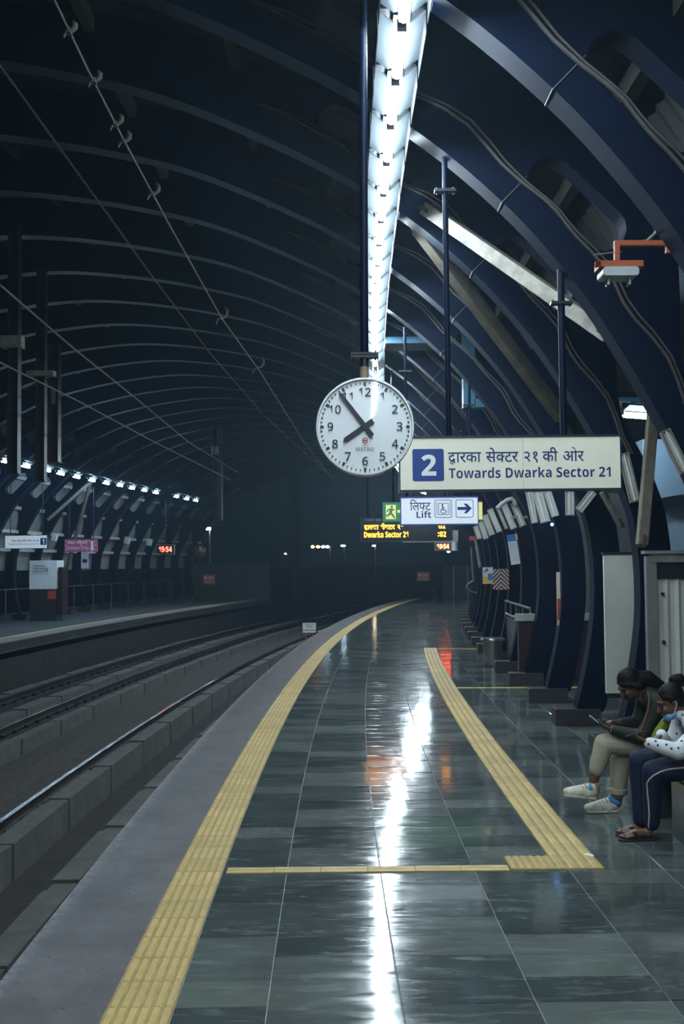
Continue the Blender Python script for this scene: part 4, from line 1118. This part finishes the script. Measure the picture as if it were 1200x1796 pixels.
lamp_post(602, 957.5, 95, 1002, 'blue-white lamp on a dark pole in the misty distance', pole='dark_metal', r=.2)
lamp_post(656, 957.5, 100, 1002, 'dim white lamp on a pale pole, rightmost of the distant lamps', 'lamp_warm', r=.16)
lamp_post(501, 971.5, 100, 1002, 'small lone yellow lamp left of the distant group', 'lamp_warm', 'dark_metal', r=.1, arm=False)
lamp_post(787, 968, 90, 1002, 'small blue lamp below the far red clock', 'lamp_blue', 'dark_metal', r=.14, arm=False)
c = at(565, 959, 98)
t = thing('signal_lights', 'row of two orange and two blue-white lights on a distant gantry', 'signal', (c.x, c.y, 0), 0)
m = MB(); m.beam((-1.1, .1, c.z), (.9, .1, c.z), .15, .12); m.cyl((.75, .1, -2), (.75, .1, c.z), .08, n=8); m.build('gantry', 'dark_metal', t)
for x, mt in ((548.5, 'lamp_orange'), (558, 'lamp_orange'), (567, 'lamp_white'), (574.5, 'lamp_white')):
    m = MB(); m.lathe([(.03, -.12), (.15, -.06), (.15, .06), (.03, .12)], (at(x, 959, 98).x-c.x, 0, at(x, 959, 98).z), 10); m.build('lantern', mt, t, smooth=True)

# ================================================================== TRACK EQUIPMENT
c = at(542.5, 1101, 33.0); k = 33/F_PX
t = thing('track_board', 'small white board with a red line standing beside the near track', 'sign', (c.x, c.y, -1.55), TH(33)+.1)
zc = c.z+1.55
m = MB(); m.bx(-11.5*k, 11.5*k, 0, .02, zc-8.5*k, zc+8.5*k); o = m.build('board', 'white_enamel', t)
m = MB(); m.bx(-11.5*k, 11.5*k, -.003, 0, zc-5*k, zc-3.6*k); m.build('red_line', 'board_red', o)
m = MB()
for j, zz in enumerate((5.6, 3.0, .6)): m.bx(-8*k+j*k, 8*k-j*k, -.003, 0, zc+zz*k, zc+(zz+1.1)*k)
m.build('text_lines', 'logo_grey', o)
m = MB(); m.cyl((-.1, .04, 0), (-.1, .04, zc), .02, n=6); m.cyl((.1, .04, 0), (.1, .04, zc), .02, n=6); m.build('post', 'frame_steel', t)
def wire(label, pts, z, r=.009, ext=True):
    w3 = [us(atz(x, y, z)) for x, y in pts]
    m = MB(); m.tube([P(u, s, z) for u, s in w3], r, 6)
    o = m.build('overhead_wire', 'wire_dark', smooth=True); tag(o, label, 'wire'); return o
wA = wire('overhead wire starting at the left edge and passing left of the clock', [(-120, -50), (0, 115), (150, 322), (262, 478), (365, 615), (460, 725), (540, 800), (600, 850)], 5.75, .011)
wB = wire('upper overhead wire with curved clips running down from the top edge', [(60, -75), (95, 0), (155, 125), (218, 248), (300, 400), (390, 560), (455, 650), (530, 770), (590, 850)], 5.4, .010)
wire('faint overhead wire over the far track, upper of two', [(-60, 450), (0, 500), (130, 612), (240, 700), (330, 775), (420, 830)], 4.9, .012)
wire('faint overhead wire over the far track, lower of two', [(-60, 605), (0, 636), (140, 705), (270, 775), (405, 842)], 4.6, .012)
def clip(x, y, z, big, n):
    c = atz(x, y, z); k = .78*c.y/F_PX
    lab = f'{ORD[n]} curved steel clip counted from the top on the upper overhead wire'
    t = thing('wire_clip', lab, 'clip', c, 0)
    pts = [(-12*k, 0, -14*k), (-7*k, 0, -2*k), (0, 0, 0), (8*k, 0, 2*k), (13*k, 0, 8*k), (14*k, 0, 17*k), (9*k, 0, 24*k)]
    MB().tube(pts, [.006, .009, .012, .016, .02, .018, .008], 8).build('hook', 'brace_brown', t, smooth=True)
    MB().box((0, 0, 0), (.03, .06, .03)).build('clamp', 'conduit_grey', t)
for n, (x, y) in enumerate(((121, 55), (165, 142), (203, 218), (217, 248), (268, 340), (388, 558), (452, 645))): clip(x, y, 5.4, 1, n)
def drop_post(x, ybot, S, wpx, label, ztop=7.6, mat='dark_metal', ins=None):
    b_ = at(x, ybot, S); k = S/F_PX; w = wpx*k
    t = thing('drop_post', label, 'post', (b_.x, b_.y, b_.z), TH(S))
    h = ztop-b_.z
    m = MB(); m.bx(-w/2, w/2, -.012, .012, 0, h); m.bx(-w/2, -w/2+.015, -w/2, w/2, 0, h); m.bx(w/2-.015, w/2, -w/2, w/2, 0, h); m.build('column', mat, t)
    m = MB(); m.bx(-w*.6, w*.6, -w*.6, w*.6, -.02, .0); m.build('end_plate', 'dark_metal', t)
    if ins:
        m = MB(); m.bx(*ins); m.build('fitting', 'brace_cream', t)
drop_post(24, 830, 17.6, 19, 'dark steel post hanging from the roof at the left edge', 7.55, ins=(-.2, .14, -.1, .1, 2.05, 2.25))
drop_post(72, 844, 20.0, 16, 'second dark post hanging from the roof beside the left edge post', 7.5, ins=(-.25, .25, -.1, .1, 1.95, 2.05))
drop_post(95, 810, 22.4, 19, 'brown box post hanging behind the two dark posts', 6.6, 'maroon', ins=(-.03, .05, -.14, -.1, 1.2, 1.5))
drop_post(383, 912, 42, 14, 'dark mast hanging over the tracks left of the clock', 7.3, ins=(-.25, .05, -.1, .1, 2.55, 2.85))
c = at(520, 1052, 70); t = thing('overhead_mast', 'tall dark mast standing beyond the end of the far platform', 'mast', (c.x, c.y, -1.55))
m = MB(); m.bx(-.3, -.22, -.2, .2, 0, 9.5); m.bx(.22, .3, -.2, .2, 0, 9.5); m.bx(-.22, .22, -.03, .03, 0, 9.5); m.build('column', 'night_dark', t)
m = MB(); m.beam((0, 0, 8.0), (-3.5, 0, 8.4), .08, .08); m.beam((0, 0, 7.0), (-3.0, 0, 8.2), .05, .05); m.build('bracket_arm', 'night_dark', t)

# ================================================================== BENCH AND PEOPLE
t = thing('steel_bench', 'stainless steel bench under the two seated women', 'bench', (0, 0, 0))
m = MB(); m.bx(2.36, 2.80, 6.95, 8.72, .405, .45); m.build('seat', 'steel', t, bevel=.01)
m = MB(); m.bx(2.345, 2.74, 7.55, 7.86, 0, .405); m.build('pedestal', 'steel', t, bevel=.006)
m = MB(); m.bx(2.345, 2.74, 8.35, 8.62, 0, .405); m.build('pedestal', 'steel_dark', t, bevel=.006)

def sphere_pts(c, r, R=None, nu=12, nv=8):
    c = Vector(c); vs = []; fs = []
    r = r if isinstance(r, (tuple, list)) else (r, r, r)
    for j in range(1, nv):
        a = math.pi*j/nv
        for i in range(nu):
            b = 2*math.pi*i/nu; v = Vector((r[0]*math.sin(a)*math.cos(b), r[1]*math.sin(a)*math.sin(b), r[2]*math.cos(a)))
            vs.append(c+(R @ v if R is not None else v))
    top = len(vs); v = Vector((0, 0, r[2])); vs.append(c+(R @ v if R is not None else v)); vs.append(c-(R @ v if R is not None else v))
    for j in range(nv-2):
        for i in range(nu):
            i2 = (i+1) % nu; fs.append((j*nu+i, (j+1)*nu+i, (j+1)*nu+i2, j*nu+i2))
    for i in range(nu):
        i2 = (i+1) % nu; fs.append((top, i, i2)); fs.append((top+1, (nv-2)*nu+i2, (nv-2)*nu+i))
    return vs, fs
def ell(m, c, r, R=None): m.add(*sphere_pts(c, r, R))
def limb(m, pts, rs, n=12):
    for p, r in zip(pts, rs): ell(m, p, r)
    for i in range(len(pts)-1):
        m.tube([pts[i], pts[i+1]], [rs[i], rs[i+1]], n)
def organic(m, name, mat, parent, vox=.009, smooth=6, fac=.5):
    """fuse overlapping volumes into one continuous surface"""
    me = m.mesh(name, mat); o = link(name, me)
    md = o.modifiers.new('r', 'REMESH'); md.mode = 'VOXEL'; md.voxel_size = vox; md.use_smooth_shade = True
    if smooth:
        md = o.modifiers.new('s', 'SMOOTH'); md.factor = fac; md.iterations = smooth
    dg = bpy.context.evaluated_depsgraph_get(); ev = o.evaluated_get(dg)
    me2 = bpy.data.meshes.new_from_object(ev); me2.name = name
    me2.materials.clear(); me2.materials.append(MATS[mat])
    for p in me2.polygons: p.use_smooth = True; p.material_index = 0
    o.modifiers.clear(); o.data = me2; bpy.data.meshes.remove(me); o.parent = parent
    return o
RY = lambda a: Matrix.Rotation(math.radians(a), 3, 'Y')
def head(m, c, tilt, R=.098):
    """head facing -x; positive tilt looks down. c = skull centre"""
    A = RY(-tilt); c = Vector(c); g = lambda x, y, z: c+A @ Vector((x, y, z))
    ell(m, g(.005, 0, .02), (.092, .074, .092), A); ell(m, g(-.030, 0, -.035), (.062, .060, .085), A)
    ell(m, g(-.062, 0, -.092), (.030, .030, .026), A)                       # chin
    limb(m, [g(-.092, 0, .008), g(-.112, 0, -.030)], [.010, .015])          # nose
    ell(m, g(-.092, 0, -.062), (.014, .026, .009), A); ell(m, g(-.090, 0, -.074), (.012, .022, .008), A)   # lips
    ell(m, g(-.078, 0, .024), (.018, .048, .014), A)                        # brow
    for sg in (-1, 1):
        ell(m, g(-.070, sg*.036, -.030), (.024, .020, .022), A)             # cheek
        ell(m, g(.008, sg*.075, -.008), (.018, .010, .030), A)              # ear
    limb(m, [g(.018, 0, -.05), g(.045, 0, -.15)], [.052, .056])
    return g
def hand_mesh(m, wrist, d, n, curl, s=1.0, thumb=1):
    """hand: wrist point, direction d, palm normal n, finger curl in degrees"""
    d = d.normalized(); n = (n-d*n.dot(d)).normalized(); b = d.cross(n)
    def q(a, c, e): return wrist + d*a*s + b*c*s + n*e*s
    for c in (-.028, -.010, .010, .028): limb(m, [q(.0, c*.7, 0), q(.085, c, 0)], [.014*s, .0125*s], 8)
    ln = (.062, .074, .070, .054)
    for c, L_ in zip((-.030, -.010, .011, .031), ln):
        p = q(.088, c, 0); a = 0; r = .0098*s; dirv = d
        for j, fr in enumerate((.45, .32, .25)):
            a += math.radians(curl*(.8 if j == 0 else 1)); dv = d*math.cos(a)+n*math.sin(a)
            p2 = p+dv*L_*fr*s; limb(m, [p, p2], [r, r*.88], 8); p = p2; r *= .88
    p = q(.02, thumb*.026, .004); p2 = q(.058, thumb*.052, .018); p3 = q(.088, thumb*.052, .034)
    limb(m, [p, p2, p3], [.014*s, .011*s, .0095*s], 8)
def eyes(parent, g, side=(-1, 1), lid=True):
    m = MB()
    for sg in side:
        ell(m, g(-.083, sg*.030, -.002), (.008, .013, .004))
    m.build('eyelashes', 'hair', parent, smooth=True)
def brow(parent, g):
    m = MB()
    for sg in (-1, 1): limb(m, [g(-.098, sg*.016, .028), g(-.088, sg*.046, .032)], [.004, .003], 6)
    m.build('eyebrows', 'hair', parent, smooth=True)
def shoe(parent, toe, heel, mat_u, ang_z=0, tilt=0):
    """trainer: toe and heel on the ground line, built in its own frame (x from heel to toe)"""
    toe, heel = Vector(toe), Vector(heel); d = (toe-heel); L_ = d.length; d.normalize()
    side_ = d.cross(Vector((0, 0, 1))).normalized(); up = side_.cross(d)
    g = lambda x, y, z: heel+d*x*L_+side_*y+up*z
    m = MB()
    limb(m, [g(.12, 0, .055), g(.45, 0, .050), g(.70, 0, .042), g(.90, 0, .036)], [.040, .044, .042, .032])
    limb(m, [g(.12, 0, .055), g(.15, 0, .085)], [.038, .040]); limb(m, [g(.30, 0, .082), g(.60, 0, .058)], [.034, .034])
    for x in (.3, .6, .8):
        for sg in (-1, 1): ell(m, g(x, sg*.015, .035), .032)
    up_ = organic(m, 'shoe_upper', mat_u, parent, .007, 4)
    m = MB(); outl = [(0.02, .022), (.10, .034), (.35, .034), (.65, .044), (.85, .040), (.97, .022), (1.0, 0)]
    poly = [(x, y) for x, y in outl]+[(x, -y) for x, y in reversed(outl[:-1])]
    n = len(poly); vs = [g(x, y, .002) for x, y in poly]+[g(x, y*1.04, .020+.012*(x > .9)) for x, y in poly]
    m.add(vs, [tuple(range(n)), tuple(range(2*n-1, n-1, -1))]+[(i, (i+1) % n, (i+1) % n+n, i+n) for i in range(n)])
    m.build('shoe_sole', 'shoe_white', parent, bevel=.004)
    m = MB()
    for x in (.38, .46, .54, .62):
        zz = .100-.045*(x-.35)/.3
        limb(m, [g(x-.03, -.034, zz-.012), g(x, -.022, zz+.008), g(x+.02, 0, zz+.018), g(x+.0, .022, zz+.008), g(x-.03, .034, zz-.012)], [.0045]*5, 6)
    m.build('laces', 'shoe_tan', up_, smooth=True)
    m = MB(); limb(m, [g(.04, .0, .06), g(.07, .0, .10)], [.030, .030]); m.build('heel_patch', 'shoe_tan', up_, smooth=True)
    return g

# ---------------- woman in green
Y1 = 8.50
def q1(x, y, dy=0): return at(x, y, Y1+dy)
t = thing('person', 'woman in dark green jacket and beige trousers sitting cross-legged looking at a phone', 'person', q1(1110, 1395).xy.to_3d())
t.location = (0, 0, 0)
hipL, hipR = Vector((2.60, Y1-.09, .53)), Vector((2.60, Y1+.09, .53))
kTop = q1(1060, 1304, -.03); aTop = q1(1039, 1377, -.02)
kLow = q1(1088, 1332, .06); aLow = q1(1083, 1408, .06)
neck = q1(1133, 1214, 0); shL = neck+Vector((.05, -.15, -.06)); shR = neck+Vector((.03, .15, -.06))
waist = Vector((2.60, Y1, .66)); chest = (neck+waist)/2+Vector((.03, 0, .02))
elL = q1(1128, 1293, -.20); wrL = q1(1072, 1280, -.10); elR = q1(1118, 1268, .14); wrR = q1(1087, 1268, .06)
hd = q1(1106, 1199, 0)
# body: one continuous surface
m = MB(); g = head(m, hd, 42)
limb(m, [g(.045, 0, -.13), neck+Vector((.01, 0, -.03)), chest, waist], [.05, .07, .105, .11])
for sg, sh, el, wr in ((-1, shL, elL, wrL), (1, shR, elR, wrR)):
    limb(m, [neck+Vector((.03, sg*.06, -.05)), sh, el, wr], [.06, .05, .040, .026])
for hp, kn, an in ((hipL, kTop, aTop), (hipR, kLow, aLow)): limb(m, [waist, hp, kn, an], [.1, .085, .055, .036])
toeT, heelT = q1(988, 1396, -.04), q1(1046, 1402, -.04)
limb(m, [aTop, heelT+Vector((-.045, 0, .060)), toeT+Vector((.09, 0, .040))], [.034, .030, .020])
zf = 0.0
toeL = Vector((atz(1034, 1434, 0).x, Y1+.06, 0)); heelL = Vector((toeL.x+.265, Y1+.07, 0))
limb(m, [aLow, heelL+Vector((-.05, 0, .060)), toeL+Vector((.09, 0, .040))], [.034, .030, .020])
hL = (q1(1052, 1270, -.09)-wrL); hR = (q1(1066, 1262, .02)-wrR)
hand_mesh(m, wrL, hL, Vector((-.3, .3, .9)), 22, .82, 1)
hand_mesh(m, wrR, hR, Vector((-.1, -.3, -.95)), 24, .82, -1)
body = organic(m, 'body', 'skin', t, .0065, 3, .45)
eyes(body, g); brow(body, g)
# hair
m = MB()
A = RY(-42); ell(m, g(.016, 0, .030), (.100, .084, .098), A); ell(m, g(.05, 0, -.03), (.070, .080, .085), A)
for sg in (-1, 1): limb(m, [g(-.066, sg*.046, .058), g(-.025, sg*.076, .02), g(.03, sg*.07, -.05)], [.012, .014, .026])
limb(m, [g(.07, 0, -.02), g(.12, 0, -.06), neck+Vector((.10, 0, .04)), neck+Vector((.12, -.02, -.08))], [.07, .068, .06, .035])
organic(m, 'hair', 'hair', t, .008, 4)
m = MB(); ell(m, g(-.068, 0, -.066), (.046, .058, .046), A); ell(m, g(-.10, 0, -.045), (.02, .024, .026), A); organic(m, 'face_mask', 'mask_black', t, .006, 4)
# jacket
m = MB()
limb(m, [neck+Vector((.02, 0, -.01)), chest+Vector((.01, 0, .03)), chest+Vector((.02, 0, -.08)), waist+Vector((.01, 0, -.02)), Vector((2.60, Y1, .56))], [.078, .125, .128, .128, .135])
limb(m, [chest+Vector((.0, -.06, .03)), chest+Vector((.0, .06, .03))], [.12, .12]); limb(m, [waist+Vector((0, -.05, -.05)), waist+Vector((0, .05, -.05))], [.12, .12])
for sg, sh, el, wr in ((-1, shL, elL, wrL), (1, shR, elR, wrR)):
    limb(m, [neck+Vector((.03, sg*.07, -.05)), sh, (sh+el)/2+Vector((.01, 0, 0)), el, el+(wr-el)*.55, el+(wr-el)*.93], [.078, .070, .060, .058, .048, .040])
jk = organic(m, 'jacket', 'jacket_green', t, .009, 5)
m = MB(); pts = [q1(x, y, dy) for x, y, dy in ((1136, 1212, -.205), (1139, 1226, -.228), (1137, 1245, -.24), (1131, 1262, -.25), (1124, 1282, -.262), (1122, 1290, -.262))]
m.tube(pts, .0055, 6); m.build('sleeve_piping', 'piping_orange', jk, smooth=True)
# trousers
m = MB()
limb(m, [Vector((2.61, Y1-.05, .55)), Vector((2.61, Y1+.05, .55))], [.125, .125])
limb(m, [hipL, (hipL+kTop)/2+Vector((0, 0, .01)), kTop, kTop+(aTop-kTop)*.42, kTop+(aTop-kTop)*.62], [.115, .098, .078, .068, .060])
limb(m, [hipR, (hipR+kLow)/2, kLow, kLow+(aLow-kLow)*.5, kLow+(aLow-kLow)*.74], [.112, .096, .078, .068, .060])
tr = organic(m, 'trousers', 'trousers_beige', t, .009, 5)
m = MB(); c0 = kLow+(aLow-kLow)*.66; c1 = kLow+(aLow-kLow)*.80; m.tube([c0, c1], [.069, .067], 18); m.build('trouser_cuff', 'trousers_beige', tr, smooth=True, bevel=.006)
# socks and shoes
m = MB(); limb(m, [aTop+Vector((-.004, 0, -.004)), heelT+Vector((-.042, 0, .085))], [.039, .041]); m.build('sock', 'sock_blue', t, smooth=True)
m = MB(); limb(m, [aLow+Vector((-.002, 0, .008)), heelL+Vector((-.05, 0, .09))], [.039, .041]); m.build('sock', 'sock_blue', t, smooth=True)
shoe(t, toeT, heelT, 'shoe_white'); shoe(t, toeL, heelL, 'shoe_white')
m = MB(); m.tube([wrL+(elL-wrL)*.02, wrL+(elL-wrL)*.14], [.036, .037], 14); m.build('wrist_watch', 'watch_gold', t, smooth=True)
# her phone
pc = q1(1047, 1266, -.05)
ph = thing('smartphone', 'smartphone with a blue glow held by the woman in green', 'phone', pc)
ph.rotation_euler = (math.radians(10), math.radians(40), 0)
m = MB(); m.bx(-.072, .072, -.036, .036, -.005, .003); m.build('case', 'black', ph, bevel=.004)
m = MB(); m.bx(-.066, .066, -.032, .032, .003, .0045); m.build('screen', 'screen_cyan', ph)

# ---------------- woman in white
Y2 = 7.74
def q2(x, y, dy=0): return at(x, y, Y2+dy)
t = thing('person', 'woman in white star-patterned top and navy track trousers sitting on the bench', 'person', (0, 0, 0))
hipC = Vector((2.62, Y2, .54)); hipN, hipF = hipC+Vector((0, -.09, 0)), hipC+Vector((0, .09, 0))
kN = q2(1146, 1353, -.08); aN = q2(1143, 1446, -.03); kF = q2(1122, 1334, .10); aF = q2(1125, 1440, .10)
neck = q2(1202, 1252, 0); shN = neck+Vector((.06, -.15, -.07)); shF = neck+Vector((.02, .15, -.07))
waist = Vector((2.62, Y2, .68)); chest = (neck+waist)/2+Vector((.02, 0, .02))
elN = q2(1191, 1318, -.22); wrN = q2(1137, 1303, -.14); elF = q2(1172, 1312, .10); wrF = q2(1160, 1288, -.02)
hd = q2(1177, 1229, 0)
m = MB(); g = head(m, hd, 26)
limb(m, [g(.045, 0, -.13), neck+Vector((.01, 0, -.02)), chest, waist], [.05, .065, .10, .105])
for sg, sh, el, wr in ((-1, shN, elN, wrN), (1, shF, elF, wrF)): limb(m, [neck+Vector((.03, sg*.06, -.05)), sh, el, wr], [.055, .048, .038, .025])
for hp, kn, an in ((hipN, kN, aN), (hipF, kF, aF)): limb(m, [waist, hp, kn, an], [.1, .085, .055, .034])
toeN = Vector((atz(1088, 1478, 0).x, Y2-.05, 0)); heelN = Vector((toeN.x+.245, Y2-.03, 0))
toeF = Vector((atz(1080, 1466, 0).x, Y2+.09, 0)); heelF = Vector((toeF.x+.245, Y2+.11, 0))
def foot(m, an, toe, heel):
    d = (toe-heel).normalized(); sd = Vector((-d.y, d.x, 0)); L_ = .245
    limb(m, [an, heel+d*.035+Vector((0, 0, .050)), heel+d*.12+Vector((0, 0, .052)), heel+d*.19+Vector((0, 0, .036))], [.034, .030, .030, .020])
    ell(m, heel+d*.035+Vector((0, 0, .045)), .031)
    for k, (o_, l_, r_) in enumerate(((-.026, .225, .012), (-.011, .220, .009), (.002, .213, .0085), (.014, .205, .008), (.025, .195, .0078))):
        limb(m, [heel+d*.15+sd*o_*.9+Vector((0, 0, .036)), heel+d*l_+sd*o_+Vector((0, 0, .026))], [r_+.006, r_], 8)
foot(m, aN, toeN, heelN); foot(m, aF, toeF, heelF)
hN = q2(1117, 1292, -.12)-wrN; hF = q2(1146, 1298, -.06)-wrF
hand_mesh(m, wrN, hN, Vector((.25, .2, .95)), 30, .86, 1)
hand_mesh(m, wrF, hF, Vector((-.2, -.2, -.9)), 42, .84, -1)
body = organic(m, 'body', 'skin', t, .0065, 3, .45)
eyes(body, g); brow(body, g)
A = RY(-26)
m = MB(); ell(m, g(.018, 0, .032), (.097, .082, .094), A); ell(m, g(.050, 0, -.012), (.062, .074, .072), A)
for sg in (-1, 1): limb(m, [g(-.050, sg*.055, .058), g(.0, sg*.078, .030), g(.03, sg*.076, .0)], [.009, .010, .014])
limb(m, [g(.06, 0, .09), g(.095, 0, .105)], [.036, .034]); limb(m, [g(.085, 0, .125), g(.125, 0, .11), g(.14, 0, .07)], [.036, .040, .026])
organic(m, 'hair', 'hair', t, .008, 4)
m = MB(); ell(m, g(-.058, 0, -.088), (.046, .054, .036), A); ell(m, g(-.025, 0, -.085), (.045, .062, .030), A); mk = organic(m, 'face_mask', 'mask_blue', t, .006, 4)
m = MB()
for sg in (-1, 1): m.tube([g(-.03, sg*.062, -.07), g(.0, sg*.08, -.03), g(.012, sg*.085, .005)], .0025, 5)
m.build('ear_loop', 'white_knit', mk, smooth=True)
# top
m = MB()
limb(m, [neck+Vector((.02, 0, -.0)), chest+Vector((.01, 0, .04)), chest+Vector((.02, 0, -.06)), waist, Vector((2.63, Y2, .58))], [.075, .125, .128, .128, .14])
limb(m, [chest+Vector((0, -.06, .04)), chest+Vector((0, .06, .04))], [.118, .118])
for sg, sh, el, wr in ((-1, shN, elN, wrN), (1, shF, elF, wrF)):
    limb(m, [neck+Vector((.03, sg*.07, -.05)), sh, (sh+el)/2+Vector((.01, 0, 0)), el, el+(wr-el)*.5, el+(wr-el)*.95], [.078, .070, .062, .060, .052, .042])
ell(m, neck+Vector((-.045, 0, -.0)), (.05, .075, .045))
top = organic(m, 'sweatshirt', 'white_knit', t, .009, 5)
# stars lie on the sleeve facing the viewer
dg = bpy.context.evaluated_depsgraph_get(); dg.update()
from mathutils.bvhtree import BVHTree
bv = BVHTree.FromPolygons([v.co for v in top.data.vertices], [p.vertices for p in top.data.polygons])
m = MB()
for x, y in ((1138, 1305), (1154, 1307), (1169, 1306), (1180, 1301), (1187, 1287), (1193, 1271), (1197, 1254), (1190, 1312), (1178, 1313), (1150, 1300), (1196, 1300)):
    d = (fwd+rgt*((x-600)/F_PX)-upv*((y-898)/F_PX)).normalized()
    hit = bv.ray_cast(Vector((0, 0, HC)), d)
    if hit[0] is None: continue
    p, nn = hit[0], hit[1]
    if nn.dot(d) > 0: nn = -nn
    a = nn.cross(Vector((0, 0, 1))).normalized(); b_ = nn.cross(a); ph0 = random.random()
    vs = []
    for k in range(10):
        r = .0125 if k % 2 == 0 else .0055; q = ph0+2*math.pi*k/10; vs.append(p+nn*.003+(a*math.cos(q)+b_*math.sin(q))*r)
    m.add(vs+[p+nn*.0035], [(10, k, (k+1) % 10) for k in range(10)])
m.build('star_print', 'star_black', top)
# trousers
m = MB()
limb(m, [hipC+Vector((.02, -.06, .01)), hipC+Vector((.02, .06, .01))], [.13, .13])
for hp, kn, an in ((hipN, kN, aN), (hipF, kF, aF)):
    limb(m, [hp, (hp+kn)/2+Vector((0, 0, .005)), kn, kn+(an-kn)*.5, kn+(an-kn)*.97], [.118, .100, .080, .068, .058])
tr = organic(m, 'track_trousers', 'navy_cloth', t, .009, 5)
bv = BVHTree.FromPolygons([v.co for v in tr.data.vertices], [p.vertices for p in tr.data.polygons])
pts = []
for x, y in ((1206, 1346), (1196, 1347), (1183, 1348), (1170, 1350), (1158, 1354), (1147, 1360), (1139, 1367), (1135, 1374), (1136, 1390), (1138, 1410), (1139, 1430), (1138, 1446), (1138, 1452)):
    d = (fwd+rgt*((x-600)/F_PX)-upv*((y-898)/F_PX)).normalized(); hit = bv.ray_cast(Vector((0, 0, HC)), d)
    if hit[0] is not None: pts.append(hit[0]-d*.002)
if len(pts) > 2: MB().tube(pts, .006, 6).build('side_stripe', 'stripe_pink', tr, smooth=True)
# sandals
def sandal(toe, heel):
    d = (toe-heel).normalized(); sd = Vector((-d.y, d.x, 0)); L_ = .265
    out = [(-.02, .018), (.0, .030), (.10, .031), (.18, .042), (.225, .036), (.245, .012)]
    poly = out+[(x, -y) for x, y in reversed(out)]; n = len(poly); m = MB()
    vs = [heel+d*x+sd*y+Vector((0, 0, .002)) for x, y in poly]+[heel+d*x+sd*y+Vector((0, 0, .016)) for x, y in poly]
    m.add(vs, [tuple(range(n)), tuple(range(2*n-1, n-1, -1))]+[(i, (i+1) % n, (i+1) % n+n, i+n) for i in range(n)])
    so = m.build('sandal_sole', 'rubber_dark', t, bevel=.003)
    m = MB()
    for sg in (-1, 1): m.tube([heel+d*.10+sd*sg*.030+Vector((0, 0, .018)), heel+d*.135+sd*sg*.026+Vector((0, 0, .062)), heel+d*.185+sd*-.014+Vector((0, 0, .046)), heel+d*.20+sd*-.016+Vector((0, 0, .02))], [.008, .010, .007, .004], 8)
    m.build('thong_strap', 'rubber_dark', so, smooth=True)
sandal(toeN, heelN); sandal(toeF, heelF)
# her phone, her wrapper
ph = thing('smartphone', 'dark smartphone held by the woman in white', 'phone', q2(1116, 1288, -.11)); ph.rotation_euler = (math.radians(-12), math.radians(-14), 0)
m = MB(); m.bx(-.070, .060, -.036, .036, .0, .009); m.build('case', 'black', ph, bevel=.004)
m = MB(); m.bx(-.064, .054, -.032, .032, .009, .0105); m.build('screen', 'black', ph)
pk = thing('snack_packet', 'yellow-green snack packet with purple end in the lap of the woman in white', 'packet', q2(1160, 1277, .06))
pk.rotation_euler = (0, math.radians(36), 0)
m = MB(); m.lathe([(.010, -.12), (.024, -.10), (.034, -.03), (.034, .05), (.026, .08)], n=14); m.v = [(x, y*.7, z) for x, y, z in m.v]; m.build('packet_body', 'wrapper_green', pk, smooth=True)
m = MB(); m.lathe([(.026, .078), (.028, .10), (.024, .135), (.008, .14)], n=14); m.v = [(x, y*.7, z) for x, y, z in m.v]; m.build('packet_end', 'wrapper_purple', pk, smooth=True)

# crumpled foil by the strip corner
m = MB(); ell(m, (0, 0, .008), (.035, .012, .012)); ell(m, (.02, .01, .008), (.02, .012, .010)); o = m.build('foil_scrap', 'white_enamel'); o.location = atz(1032, 1503, 0)+Vector((0, 0, .002)); o.rotation_euler = (0, 0, -.9); tag(o, 'small crumpled white scrap at the end of the curved tactile strip', 'litter')

# ================================================================== HAZE
if HAZE > 0:
    hm = bpy.data.materials.new('mist'); hm.use_nodes = True; nt = hm.node_tree; nt.nodes.clear()
    ou = nt.nodes.new('ShaderNodeOutputMaterial'); vs = nt.nodes.new('ShaderNodeVolumeScatter')
    vs.inputs['Color'].default_value = (.55, .80, 1, 1); vs.inputs['Density'].default_value = HAZE; vs.inputs['Anisotropy'].default_value = .35
    nt.links.new(vs.outputs[0], ou.inputs['Volume']); MATS['mist'] = hm
    m = MB(); m.bx(-45, 60, -12, 180, -3, 14)
    o = m.build('haze', 'mist'); tag(o, 'thin blue night mist hanging through the station', 'haze', kind='stuff')
